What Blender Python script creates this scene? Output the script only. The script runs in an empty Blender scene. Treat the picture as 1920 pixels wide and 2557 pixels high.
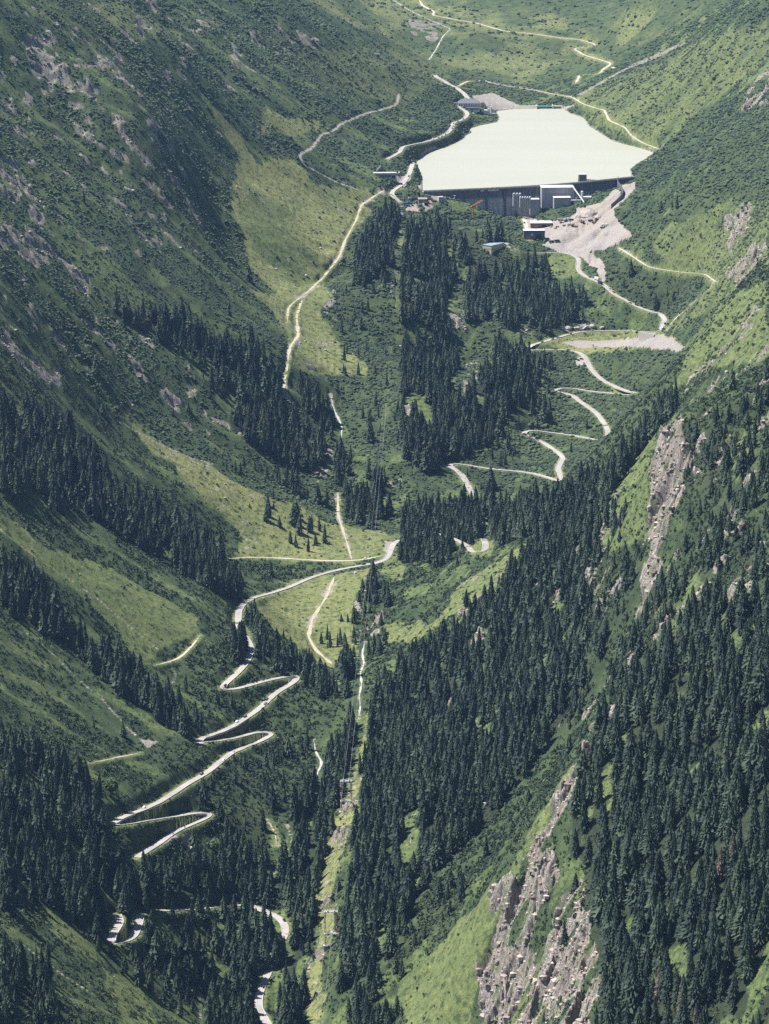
import bpy, bmesh, math, random
import numpy as np
from mathutils import Vector, Matrix

# ------------------------------------------------------------------ camera, sky, sun, exposure
scene = bpy.context.scene
COL = scene.collection
R = math.radians
CAM_Z = 665.0                       # metres above the reservoir (water level is z = 0)
PITCH = R(13.9)                     # looking down
FPX = 8475.0                        # focal length in photo pixels
PW, PH = 1920.0, 2557.0
cam_data = bpy.data.cameras.new('camera')
cam = bpy.data.objects.new('camera', cam_data)
COL.objects.link(cam)
cam.location = (0, 0, CAM_Z)
cam.rotation_euler = (R(90) - PITCH, 0, 0)
cam_data.sensor_fit = 'VERTICAL'
cam_data.sensor_height = 24.0
cam_data.lens = 24.0 * FPX / PH
cam_data.clip_start = 10
cam_data.clip_end = 30000
scene.camera = cam

SUN_EL, SUN_AZ = R(60), R(-76)      # azimuth from +Y towards +X: the sun stands left and a little behind the scene
world = bpy.data.worlds.new('World')
scene.world = world
world.use_nodes = True
wn = world.node_tree.nodes
sky = wn.new('ShaderNodeTexSky')
sky.sky_type = 'NISHITA'
sky.sun_disc = False
sky.sun_elevation = SUN_EL
sky.sun_rotation = SUN_AZ
sky.altitude = 2000
sky.air_density = 1.0
sky.dust_density = .6
sky.ozone_density = 2.5
world.node_tree.links.new(sky.outputs[0], wn['Background'].inputs[0])
wn['Background'].inputs[1].default_value = 0.068
sun_data = bpy.data.lights.new('sun', 'SUN')
sun_data.energy = 5.0
sun_data.angle = R(0.5)
sun_data.color = (1.0, 0.965, 0.90)
sun = bpy.data.objects.new('sun', sun_data)
COL.objects.link(sun)
sdir = Vector((math.sin(SUN_AZ) * math.cos(SUN_EL), math.cos(SUN_AZ) * math.cos(SUN_EL), math.sin(SUN_EL)))
sun.rotation_euler = sdir.to_track_quat('Z', 'Y').to_euler()
sun.location = sdir * 3000
scene.view_settings.view_transform = 'Standard'
scene.view_settings.look = 'None'
scene.view_settings.gamma = 1.0
scene.view_settings.exposure = 1.18
try:
    scene.cycles.use_denoising = False
    scene.cycles.max_bounces = 5
    scene.cycles.diffuse_bounces = 2
    scene.cycles.volume_bounces = 0
    scene.cycles.transparent_max_bounces = 8
except Exception:
    pass

# ------------------------------------------------------------------ photo pixel <-> place
CP, SP = math.cos(PITCH), math.sin(PITCH)
HAZE = 1.35e-5
rng = np.random.default_rng(7)
random.seed(7)

def ray(px, py):
    """direction of the sight line through a photo pixel, as (X per Y, Z per Y)"""
    dx = (np.asarray(px, float) - PW / 2) / FPX
    dy = -(np.asarray(py, float) - PH / 2) / FPX
    y = CP + dy * SP
    return dx / y, (-SP + dy * CP) / y

def spot(px, py, Y):
    u, w = ray(px, py)
    return float(u * Y), float(Y), float(CAM_Z + w * Y)

def to_px(X, Y, Z):
    z = Z - CAM_Z
    d = Y * CP - z * SP
    return PW / 2 + FPX * X / d, PH / 2 - FPX * (Y * SP + z * CP) / d

def D(*pts):                        # points read from the 1661 px wide view of the photograph
    k = 1920 / 1661
    return [(x * k, y * k) for x, y in pts]

# ------------------------------------------------------------------ value noise
def _hash(ix, iy, s):
    h = (ix.astype(np.int64) * 374761393 + iy.astype(np.int64) * 668265263 + s * 974634777) & 0x7fffffff
    h = ((h ^ (h >> 13)) * 1274126177) & 0x7fffffff
    return ((h ^ (h >> 16)) & 0xffff) / 65535.0

def vnoise(x, y, s=0):
    ix, iy = np.floor(x), np.floor(y)
    fx, fy = x - ix, y - iy
    fx = fx * fx * (3 - 2 * fx); fy = fy * fy * (3 - 2 * fy)
    a = _hash(ix, iy, s); b = _hash(ix + 1, iy, s); c = _hash(ix, iy + 1, s); d = _hash(ix + 1, iy + 1, s)
    return (a + (b - a) * fx) * (1 - fy) + (c + (d - c) * fx) * fy

def fbm(x, y, octs=4, s=0):
    t = 0; a = 1.0; n = 0
    for k in range(octs):
        t = t + a * (vnoise(x, y, s + k) - 0.5); n += a
        x = x * 2.03 + 17.1; y = y * 2.03 + 9.7; a *= 0.5
    return t / n * 2

# ------------------------------------------------------------------ terrain: heights from surveyed points
PTS = [  # photo pixel and ground distance (m)
 (0,0,4000),(300,0,4400),(640,0,5000),(850,110,5100),(1000,180,5200),(1120,230,5300),(450,150,4280),
 (800,250,4700),(700,300,4500),(900,250,4900),(860,340,4600),(960,400,4550),(600,250,4400),(400,290,4000),(600,436,4200),
 (0,390,3700),(300,604,3700),(700,450,4250),(730,600,4100),(740,730,3950),(720,900,3700),(150,250,3920),
 (870,1250,3500),(500,1038,3500),(200,840,3450),(0,703,3400),(650,1000,3600),
 (650,600,4050),(680,740,3920),(600,700,3900),(560,560,4030),(500,350,4150),(320,1060,3400),(650,1250,3400),(780,1330,3380),(700,1150,3520),
 (640,2500,2400),(680,2250,2550),(760,1900,2800),(850,1650,3050),(720,1550,3150),(980,1370,3350),(1180,1370,3330),
 (560,2557,2330),(900,1500,3180),
 (1200,1250,3500),(1300,1160,3600),(1400,1100,3680),(1500,970,3830),(1450,870,3950),(1600,830,3980),(1650,780,4060),
 (1500,700,4170),(1450,620,4280),(1300,545,4420),(1400,970,3830),(1350,870,3950),
 (620,1690,2900),(400,2060,2550),(270,2050,2500),(550,1850,2750),(280,2320,2350),(620,1490,3140),(700,1690,2920),(450,1700,2860),
 (0,1200,2950),(0,1450,2800),(0,1800,2550),(0,2100,2350),(0,2400,2150),(0,2557,2050),(200,1600,2800),(300,1500,2920),
 (400,1300,3250),(200,1200,3150),(500,1200,3380),(600,1350,3330),(250,1900,2590),(150,2250,2310),(350,2400,2330),
 (1000,560,4330),(1150,560,4330),(1000,500,4430),(1210,610,4250),(1050,800,3940),(950,700,4030),(1000,900,3820),(1000,1000,3690),
 (1000,1150,3560),(1130,780,4080),(1140,900,3930),(1250,800,3990),(1200,900,3840),(1150,1050,3670),(1130,950,3860),
 (860,850,3870),(850,1000,3710),(850,1100,3620),(880,640,4150),(800,700,4060),
 (1750,250,4850),(1920,200,4700),(1920,0,5000),(1700,100,5400),(1600,0,5900),(1650,450,4300),(1560,470,4430),(1800,450,4150),
 (1920,450,4000),(1700,600,4100),(1580,620,4200),(1700,750,3950),(1800,680,3850),(1920,560,3700),(1690,850,3750),
 (1920,640,3350),(1810,770,3300),(1640,950,3230),(1560,1060,3200),(1400,1200,3180),(1300,1290,3150),(1150,1430,3120),(1050,1560,3050),
 (1600,1100,3120),(1500,1300,2950),(1450,1500,2780),(1350,1700,2620),(1400,1900,2480),(1300,2050,2380),(1130,2350,2280),
 (1000,1800,2800),(1200,1600,2850),(900,2100,2520),(1100,2000,2520),(850,2400,2380),(1000,2557,2250),(1050,2500,2240),
 (1200,2557,2060),(1690,1480,2330),(1640,1620,2280),(1500,1800,2240),(1400,1950,2180),(1290,2120,2140),(1230,2300,2100),
 (1920,1500,2150),(1700,1700,2150),(1920,2000,1900),(1600,2100,2000),(1450,2300,1980),(1350,2500,1980),(1920,2557,1700),
 (1600,2557,1800),(1400,2557,1920),(1690,1040,2750),(1700,1250,2590),(1650,1400,2620),(1800,1000,2750),(1920,1000,2700),
 (1920,800,2950),(1800,1200,2520),(1920,1250,2350),(1750,1450,2320),(1640,1250,2870),
 (1400,200,5700),(1200,200,5700),(1500,130,5950),(1200,100,6000),(1000,130,5900),(900,0,6500),(1200,0,6450),(1500,0,6350),
 (1640,410,4700),(1600,432,4600),(1685,402,4700),(1300,275,5300),(1200,300,5150),(1450,300,5150),(1600,380,4830),(1300,400,4750),(1300,455,4520),(1100,420,4700),
]
HID = [  # places the photograph does not show
 (190,3350,-165),(241,3430,-125),(300,3520,-62),(350,3700,-42),
 (-700,2500,230),(-900,4000,620),(-800,5500,520),(-350,6500,330),(620,2000,380),(720,3000,420),(900,4500,480),(800,5500,330),
 (0,7600,330),(600,7600,380),(-300,7600,400),(0,1300,-440),(-320,1500,-220),(280,1300,20),(-150,1800,-390),(120,1600,-170),
 (-500,1700,20),(560,1400,300),(-1000,3000,560),(-90,5700,130),
]
_c = np.array([spot(*p) for p in PTS] + HID, float)
def _phi(d2):
    return np.sqrt(d2 + 45.0 ** 2)
def _fit(c):
    n = len(c)
    xy = c[:, :2]
    d2 = ((xy[:, None] - xy[None]) ** 2).sum(-1)
    A = np.zeros((n + 3, n + 3))
    A[:n, :n] = -_phi(d2) + np.eye(n) * 1.5
    A[:n, n] = 1; A[:n, n + 1:] = xy / 1000
    A[n:, :n] = A[:n, n:].T
    return np.linalg.solve(A, np.concatenate([c[:, 2], [0, 0, 0]]))
_w = _fit(_c)
def base_height(X, Y):
    out = np.empty(X.shape).ravel()
    xs, ys = X.ravel(), Y.ravel()
    n = len(_c)
    for a in range(0, len(xs), 20000):
        x, y = xs[a:a + 20000], ys[a:a + 20000]
        d2 = (x[:, None] - _c[None, :, 0]) ** 2 + (y[:, None] - _c[None, :, 1]) ** 2
        out[a:a + 20000] = -_phi(d2) @ _w[:n] + _w[n] + _w[n + 1] * x / 1000 + _w[n + 2] * y / 1000
    return out.reshape(X.shape)

U0, U1, DU = -0.168, 0.168, 3.0 / FPX
us = np.arange(U0, U1, DU)
def _rows():
    y, out = 1350.0, []
    while y < 7600:
        out.append(y)
        y += 3.0 if y < 1600 else 1.5 if y < 2500 else 2.1 if y < 3300 else 2.8 if y < 5600 else 5.0
    return np.array(out)
ys = _rows()
GX = us[None, :] * ys[:, None]
GY = np.repeat(ys[:, None], len(us), 1)

def _upsample(cz, cy, cu):
    t = np.empty((len(cy), len(us)))
    for i in range(len(cy)):
        t[i] = np.interp(us, cu, cz[i])
    iy = np.clip(np.searchsorted(cy, ys) - 1, 0, len(cy) - 2)
    f = ((ys - cy[iy]) / (cy[iy + 1] - cy[iy]))[:, None]
    return t[iy] * (1 - f) + t[iy + 1] * f
cu = np.linspace(U0 - 1e-4, U1 + 1e-4, 180); cy = np.linspace(1340, 7620, 420)
H = _upsample(base_height(cu[None, :] * cy[:, None], np.repeat(cy[:, None], len(cu), 1)), cy, cu)

def cast(px, py, ymin=1350, ymax=7500, h=None):
    """the first ground point on the sight line through a photo pixel -> X, Y, Z"""
    h = H if h is None else h
    u, w = ray(px, py)
    j = (u - U0) / DU
    j0 = int(np.clip(math.floor(j), 0, len(us) - 2)); f = min(max(j - j0, 0), 1)
    col = h[:, j0] * (1 - f) + h[:, j0 + 1] * f
    zr = CAM_Z + w * ys
    hit = (col >= zr) & (ys >= ymin) & (ys <= ymax)
    k = int(np.argmax(hit))
    if not hit[k]:
        k = int(np.argmin(np.where((ys >= ymin) & (ys <= ymax), np.abs(col - zr), 1e9)))
        return float(u * ys[k]), float(ys[k]), float(col[k])
    if k == 0 or ys[k - 1] < ymin:
        return float(u * ys[k]), float(ys[k]), float(col[k])
    a = zr[k - 1] - col[k - 1]; b = col[k] - zr[k]
    t = a / (a + b) if a + b > 1e-9 else 0
    y = ys[k - 1] + t * (ys[k] - ys[k - 1])
    return float(u * y), float(y), float(CAM_Z + w * y)

def ground(X, Y):
    X = np.asarray(X, float); Y = np.asarray(Y, float)
    j = np.clip((X / Y - U0) / DU, 0, len(us) - 1.001); i = np.clip(np.interp(Y, ys, np.arange(len(ys))), 0, len(ys) - 1.001)
    j0 = j.astype(int); i0 = i.astype(int); fj = j - j0; fi = i - i0
    return (H[i0, j0] * (1 - fj) + H[i0, j0 + 1] * fj) * (1 - fi) + (H[i0 + 1, j0] * (1 - fj) + H[i0 + 1, j0 + 1] * fj) * fi

# ------------------------------------------------------------------ reservoir basin and dam axis
def on_level(px, py, z):
    u, w = ray(px, py)
    y = (z - CAM_Z) / w
    return float(u * y), float(y)
CREST_Z = 4.0
DAM_PX = [(1056,477.5),(1100,475.5),(1170,472.5),(1250,469),(1330,465),(1400,460),(1460,455),(1520,448.5),(1582,442)]
DAM_BASE = [1, -3, -13, -33, -36, -15, -13, -9, 1]
DAM = [on_level(x, y, CREST_Z) for x, y in DAM_PX]
LAKE_PX = [(1054,440),(1047,428),(1036,411),(1044,400),(1061,386),(1083,376),(1112,369),(1141,356),(1153,350),(1165,338),(1177,331),(1172,322),
 (1196,314),(1225,308),(1242,305),(1249,294),(1240,282),(1243,277),(1284,272),(1339,269),(1405,271),(1422,283),(1457,295),(1469,315),(1492,329),
 (1529,353),(1584,367),(1630,379),(1628,386),(1596,405),(1572,424),(1576,441)]
LAKE = [on_level(x, y, 0.0) for x, y in LAKE_PX] + [(x, y + 3) for x, y in DAM[::-1]]

def inside(X, Y, poly):
    p = np.asarray(poly, float)
    r = np.zeros(X.shape, bool)
    x0, y0 = p[-1]
    for x1, y1 in p:
        if y0 != y1:
            c = ((y1 > Y) != (y0 > Y)) & (X < (x0 - x1) * (Y - y1) / (y0 - y1) + x1)
            r ^= c
        x0, y0 = x1, y1
    return r

def window(xa, xb, ya, yb):
    """grid rows and columns that cover a rectangle on the ground"""
    i0 = max(int(np.searchsorted(ys, ya)) - 1, 0); i1 = min(int(np.searchsorted(ys, yb)) + 1, len(ys))
    ua = min(xa / max(ya, 1), xa / yb); ub = max(xb / max(ya, 1), xb / yb)
    j0 = max(int((ua - U0) / DU) - 1, 0); j1 = min(int((ub - U0) / DU) + 2, len(us))
    return slice(i0, max(i1, i0)), slice(j0, max(j1, j0))

def blur(a, n):
    for _ in range(n):
        b = a.copy(); b[1:-1] = (a[:-2] + 2 * a[1:-1] + a[2:]) / 4; a = b
        b = a.copy(); b[:, 1:-1] = (a[:, :-2] + 2 * a[:, 1:-1] + a[:, 2:]) / 4; a = b
    return a

def smooth(e0, e1, x):
    t = np.clip((x - e0) / (e1 - e0), 0, 1)
    return t * t * (3 - 2 * t)

# slope of the bare shape, for the grain of the gullies
gyv = np.gradient(H, axis=0) / np.gradient(GY, axis=0)
gxv = np.gradient(H, axis=1) / np.gradient(GX, axis=1)
gyv = gyv - gxv * us[:, ][None, :]          # true d/dy at fixed x
SLOPE = np.sqrt(gxv ** 2 + gyv ** 2)
LEFT = smooth(0.25, 0.6, -gxv)
RIGHT = smooth(0.25, 0.6, gxv)
wx = GX + 25 * fbm(GX / 90, GY / 90, 3, 31); wy = GY + 25 * fbm(GX / 90, GY / 90, 3, 41)
GUL = LEFT * fbm(wx / 330, wy / 46, 4, 3) + RIGHT * fbm((wx + wy) / 420, (wx - wy) / 60, 4, 5)
CALM = 1 - .85 * np.exp(-((GX - 385) ** 2 + ((GY - 4690) * .7) ** 2) / 110.0 ** 2)
MOUNT = CALM * smooth(-180, -60, H) * .5 + .5
H = H + CALM * 15 * fbm(GX / 150, GY / 150, 4, 1) * smooth(0.1, 0.5, SLOPE) + 14 * GUL * MOUNT

# lake bed and the ground at the foot of the dam
sl = window(-50, 480, 4300, 5700)
x, y, h = GX[sl], GY[sl], H[sl]
inl = inside(x, y, LAKE).astype(float)
near = blur(inl, 90)
far_d = smooth(0.02, 0.45, near)
bank = h * (1 - far_d) + 1.0 * far_d
h = np.where(inl > 0, -5.0, np.where(near > .004, np.maximum(bank, .7), h))
dx_ = np.array([p[0] for p in DAM]); dy_ = np.array([p[1] for p in DAM])
dline = np.interp(x, dx_, dy_); dbase = np.interp(x, dx_, DAM_BASE)
dd = dline - y
on = (x > dx_[0] - 4) & (x < dx_[-1] + 4)
wgt = smooth(85, 18, dd) * (dd > 2.0) * on
orig = H[sl]
h = np.where((y < 4440) & ~on, orig, h)
h = np.where((dd > 2.0) & on & (dd < 120), orig * (1 - wgt) + np.minimum(dbase, 0.5) * wgt, h)
H[sl] = h
H0 = H.copy()

# ------------------------------------------------------------------ ground cover, outlined on the photograph and laid on the ground
def outline(poly, ymin=1350, ymax=7500):
    out = []
    n = len(poly)
    for k in range(n):
        (xa, ya), (xb, yb) = poly[k], poly[(k + 1) % n]
        m = max(1, int(math.hypot(xb - xa, yb - ya) / 14))
        for t in range(m):
            f = t / m
            X, Y, Z = cast(xa + (xb - xa) * f, ya + (yb - ya) * f, ymin, ymax, H0)
            out.append((X, Y))
    return out

WARPX = 7 * fbm(GX / 22, GY / 22, 3, 61); WARPY = 16 * fbm(GX / 30, GY / 30, 3, 71)
def paint(layer, poly, value=1.0, ymin=1350, ymax=7500, warp=1.0, op='max'):
    w = outline(poly, ymin, ymax)
    xs_, ys_ = [p[0] for p in w], [p[1] for p in w]
    s = window(min(xs_) - 15, max(xs_) + 15, min(ys_) - 20, max(ys_) + 20)
    m = inside(GX[s] + warp * WARPX[s], GY[s] + warp * WARPY[s], w)
    if op == 'max':
        layer[s] = np.where(m, np.maximum(layer[s], value), layer[s])
    else:
        layer[s] = np.where(m, value, layer[s])

Z0 = lambda: np.zeros(H.shape)
grass, dry, rock, gravel, forest, shrub, track = Z0(), Z0(), Z0(), Z0(), Z0(), Z0() + 1, Z0()

# meadows: (outline, green, yellowness, share of shrubs left)
MEADOWS = [
 (D((420,190),(500,260),(560,360),(640,340),(680,400),(800,410),(800,460),(760,500),(725,580),(640,640),(600,640),(540,580),(500,450),(510,330)),1,.75,.03),
 (D((530,400),(600,430),(640,520),(700,560),(640,620),(560,560),(510,480)),1,.25,.02),
 (D((600,640),(700,590),(715,640),(690,680),(740,750),(800,780),(790,815),(700,810),(620,800),(620,720),(540,620)),1,.55,.03),
 (D((270,910),(400,985),(560,1060),(700,1120),(810,1150),(800,1205),(700,1210),(500,1200),(520,1150),(430,1060),(330,970)),.95,.7,.1),
 (D((545,1300),(640,1255),(740,1240),(810,1225),(770,1290),(770,1420),(735,1455),(690,1430),(600,1370)),1,.5,.04),
 (D((700,1130),(840,1150),(855,1190),(760,1215),(690,1205)),1,.45,.03),
 (D((0,1105),(100,1180),(240,1230),(430,1340),(440,1370),(400,1400),(340,1430),(300,1420),(180,1300),(60,1190),(0,1150)),1,.2,.03),
 (D((180,660),(340,690),(330,640),(230,560),(150,480),(90,470)),.6,.1,.5),
 (D((1661,430),(1661,570),(1560,650),(1470,720),(1440,705),(1540,590),(1420,560),(1400,500),(1560,440)),.72,.25,.6),
 (D((1560,650),(1661,600),(1661,770),(1500,810),(1440,860),(1480,760)),.85,.15,.45),
 (D((1285,1090),(1420,930),(1405,1000),(1400,1180),(1330,1190),(1300,1150)),.85,.15,.5),
 (D((1130,1810),(1240,1650),(1330,1570),(1250,1680),(1210,1730),(1160,1860)),1,.3,.1),
 (D((880,2140),(960,2020),(1050,1935),(1060,2000),(1040,2100),(1010,2340),(860,2340)),1,.2,.06),
 (D((1240,210),(1480,100),(1661,40),(1661,130),(1500,250),(1400,310),(1330,290),(1260,250)),.52,.35,.65),
 (D((940,1340),(1000,1260),(1150,1165),(1185,1180),(1050,1280),(890,1390),(830,1390),(820,1350)),1,.35,.2),
 (D((90,1960),(160,2005),(230,2070),(200,2080),(110,2010)),1,.2,.2),
 (D((220,2080),(300,2120),(400,2340),(300,2340)),.7,.2,.4),
 (D((1280,1720),(1340,1600),(1420,1640),(1400,1700),(1300,1760)),.7,.15,.4),
 (D((1400,1300),(1661,1270),(1661,1480),(1560,1500),(1430,1400)),.5,.1,.7),
 (D((990,1150),(1060,1140),(1065,1200),(1010,1205)),1,.4,.1),
 (D((1190,720),(1420,720),(1480,740),(1400,760),(1240,760),(1170,750)),.9,.7,.12),
 (D((850,470),(900,520),(960,640),(900,660),(870,560)),.7,.2,.6),
 (D((1180,545),(1240,560),(1250,600),(1190,600)),.9,.2,.2),
 (D((830,1150),(880,1230),(870,1255),(820,1235)),.9,.3,.3),
 (D((820,100),(1000,130),(960,180),(860,230),(700,190),(640,110)),.45,.6,.55),
 (D((250,0),(420,90),(300,80),(180,10)),.6,.45,.5),(D((560,230),(700,270),(640,300),(560,280)),.8,.6,.2),
 (D((1550,960),(1640,900),(1661,1000),(1600,1060)),.6,.1,.6),
 (D((700,1480),(740,1500),(760,1460),(740,1440)),.9,.3,.2),
 (D((790,1560),(815,1500),(830,1480),(800,1640),(770,1690),(770,1620)),.9,.5,.1),
 (D((700,1830),(760,1690),(790,1600),(770,1740),(740,1850),(720,1960),(700,2100),(690,2340),(655,2340),(680,2020)),.85,.75,.08),
]
for poly, g, d, s in MEADOWS:
    paint(grass, poly, g); paint(dry, poly, d, op='set'); paint(shrub, poly, s, op='set')
# gullies and flanks under dense alder scrub
SCRUB = Z0()
for poly, v in [(D((1230,1130),(1330,1190),(1400,1190),(1400,1420),(1310,1580),(1150,1800),(1040,1890),(950,1960),(860,2090),(960,1820),(1150,1570),(1220,1350)),1),
                (D((1340,480),(1420,330),(1661,150),(1661,420),(1500,470),(1420,520),(1340,520)),.8), (D((1480,640),(1661,560),(1661,620),(1560,660),(1480,740)),.8), (D((1430,330),(1661,200),(1661,300),(1500,400)),.8), (D((1340,470),(1560,420),(1661,440),(1661,480),(1500,520),(1400,560)),.7), (D((1290,560),(1560,600),(1540,640),(1480,700),(1400,690),(1320,640)),1),
                (D((1480,900),(1661,780),(1661,1260),(1480,1250)),.75), (D((1200,760),(1480,770),(1440,860),(1380,960),(1290,1040),(1050,1080),(1000,1000),(1120,920)),.7),
                (D((700,620),(850,600),(860,960),(790,990),(740,900),(760,800),(690,690)),.9), (D((890,450),(1130,470),(1130,500),(900,470)),1),
                (D((740,1260),(900,1230),(1000,1250),(880,1390),(790,1440)),.6), (D((400,1440),(560,1320),(700,1460),(690,1620),(640,1800),(420,1850),(330,1760),(480,1620)),.7)]:
    paint(SCRUB, poly, v)
# hazy far side of the valley: short turf over everything
farm = smooth(5350, 5600, GY) 
grass = np.maximum(grass, farm * (.30 + .26 * smooth(-.2, .3, fbm(GX / 60, GY / 120, 4, 77)))); dry = np.maximum(dry, farm * 0.6); shrub = shrub * (1 - 0.75 * farm)

FORESTS = [
 (D((250,670),(400,700),(560,765),(610,840),(620,880),(700,950),(710,1010),(640,1010),(560,980),(520,930),(440,830),(380,760),(270,710)),.95),
 (D((0,870),(60,880),(200,980),(230,1040),(400,1140),(520,1240),(530,1330),(500,1310),(380,1230),(200,1120),(100,1030),(0,970)),.95),
 (D((0,990),(100,1050),(180,1110),(120,1110),(0,1060)),.6),
 (D((0,1210),(60,1260),(200,1400),(330,1480),(430,1570),(440,1600),(400,1600),(250,1500),(120,1390),(0,1310)),.95),
 (D((0,1590),(100,1640),(200,1710),(230,1790),(250,1860),(235,1960),(240,2010),(180,2010),(90,1960),(0,1960)),1),
 (D((240,1880),(330,1875),(400,1890),(540,1850),(590,1890),(590,1965),(350,1990),(250,1980)),.95),
 (D((310,2020),(550,2000),(600,2060),(570,2130),(545,2340),(450,2340),(430,2150),(330,2090)),.95),
 (D((0,2070),(100,2100),(180,2340),(0,2340)),.8),
 (D((180,2020),(330,2090),(430,2170),(400,2200),(220,2080)),.3),
 (D((805,1520),(870,1440),(1000,1360),(1150,1190),(1290,1075),(1430,880),(1470,880),(1400,960),(1300,1100),(1280,1260),(1255,1450),(1185,1620),(1090,1740),(990,1850),(900,1960),(830,2060),(760,2150),(725,2140),(755,1900),(780,1720)),1),
 (D((690,1650),(760,1570),(770,1600),(740,1700),(700,1890),(670,2030),(640,2340),(595,2340),(610,2120),(640,2010),(600,1900),(620,1820)),.85),
 (D((530,1370),(600,1420),(700,1460),(760,1450),(740,1510),(690,1500),(640,1480),(560,1430)),.8),
 (D((770,560),(800,500),(840,465),(862,480),(852,570),(800,610),(760,630)),.9),
 (D((880,480),(990,490),(1000,570),(962,650),(985,770),(995,900),(960,980),(885,1000),(864,960),(870,650)),.9),
 (D((990,490),(1100,520),(1190,560),(1180,605),(1080,625),(1000,605)),.62),
 (D((1000,600),(1090,630),(1060,700),(1010,690)),.55),
 (D((1060,630),(1200,610),(1270,655),(1262,695),(1150,728),(1060,695)),.8),
 (D((720,620),(850,610),(860,950),(800,960),(740,800)),.1),
 (D((1150,730),(1190,760),(1150,860),(1050,960),(920,1030),(900,1010),(1000,890),(1080,760)),1),
 (D((870,1120),(1000,1090),(1050,1110),(1010,1190),(960,1220),(865,1220)),.95),
 (D((1060,1120),(1200,1070),(1290,1020),(1290,1075),(1150,1160),(1060,1180)),.95),
 (D((1015,1085),(1065,1075),(1075,1160),(1020,1165)),1.5),(D((490,1280),(545,1310),(570,1410),(525,1420)),1.5),
 (D((720,970),(790,1010),(840,1060),(850,1120),(800,1150),(740,1110),(720,1040)),.9),
 (D((640,810),(690,850),(730,920),(720,960),(660,890)),.9),
 (D((1250,1670),(1330,1570),(1400,1470),(1480,1330),(1661,1270),(1661,2340),(1290,2340),(1290,2010),(1190,1910),(1235,1760)),.86),
 (D((1480,920),(1661,820),(1661,1260),(1480,1250),(1475,1000)),.42),
 (D((1290,580),(1400,560),(1500,600),(1420,690),(1330,670)),.22),
 (D((1060,810),(1170,760),(1210,800),(1190,830),(1130,850)),.25),
 (D((1120,870),(1200,860),(1180,910),(1080,940),(1050,930)),.3),
 (D((1000,960),(1110,960),(1120,1020),(1060,1070),(1000,1040)),.35),
 (D((560,1080),(700,1150),(720,1190),(600,1190),(540,1130)),.25),
 (D((500,1000),(640,1020),(740,1100),(620,1070)),.35),
 (D((740,1290),(800,1260),(850,1290),(820,1420),(790,1420),(690,1400),(700,1370)),.28),
 (D((560,1240),(700,1220),(620,1260),(560,1280)),.25),
 (D((400,1540),(600,1420),(690,1480),(600,1560),(470,1620)),.12),
 (D((470,1640),(600,1590),(690,1600),(650,1760),(480,1760),(330,1760)),.22),
 (D((400,1780),(600,1760),(590,1850),(450,1850)),.5),
 (D((880,2000),(960,1920),(1000,1880),(1000,1960),(930,2020),(860,2080),(830,2080)),.3),
 (D((760,2180),(850,2080),(880,2100),(820,2340),(760,2340)),.7),
 (D((1250,1180),(1330,1080),(1400,1240),(1330,1400),(1250,1560),(1200,1560),(1230,1380)),.36),
 (D((1420,1240),(1480,1260),(1440,1420),(1380,1440),(1300,1560),(1320,1440)),.5),
 (D((110,700),(250,700),(420,900),(500,960),(380,950),(250,850)),.07),
 (D((940,160),(1000,190),(980,230),(900,170)),.06),
]
for poly, d in FORESTS:
    paint(forest, poly, d)

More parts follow.
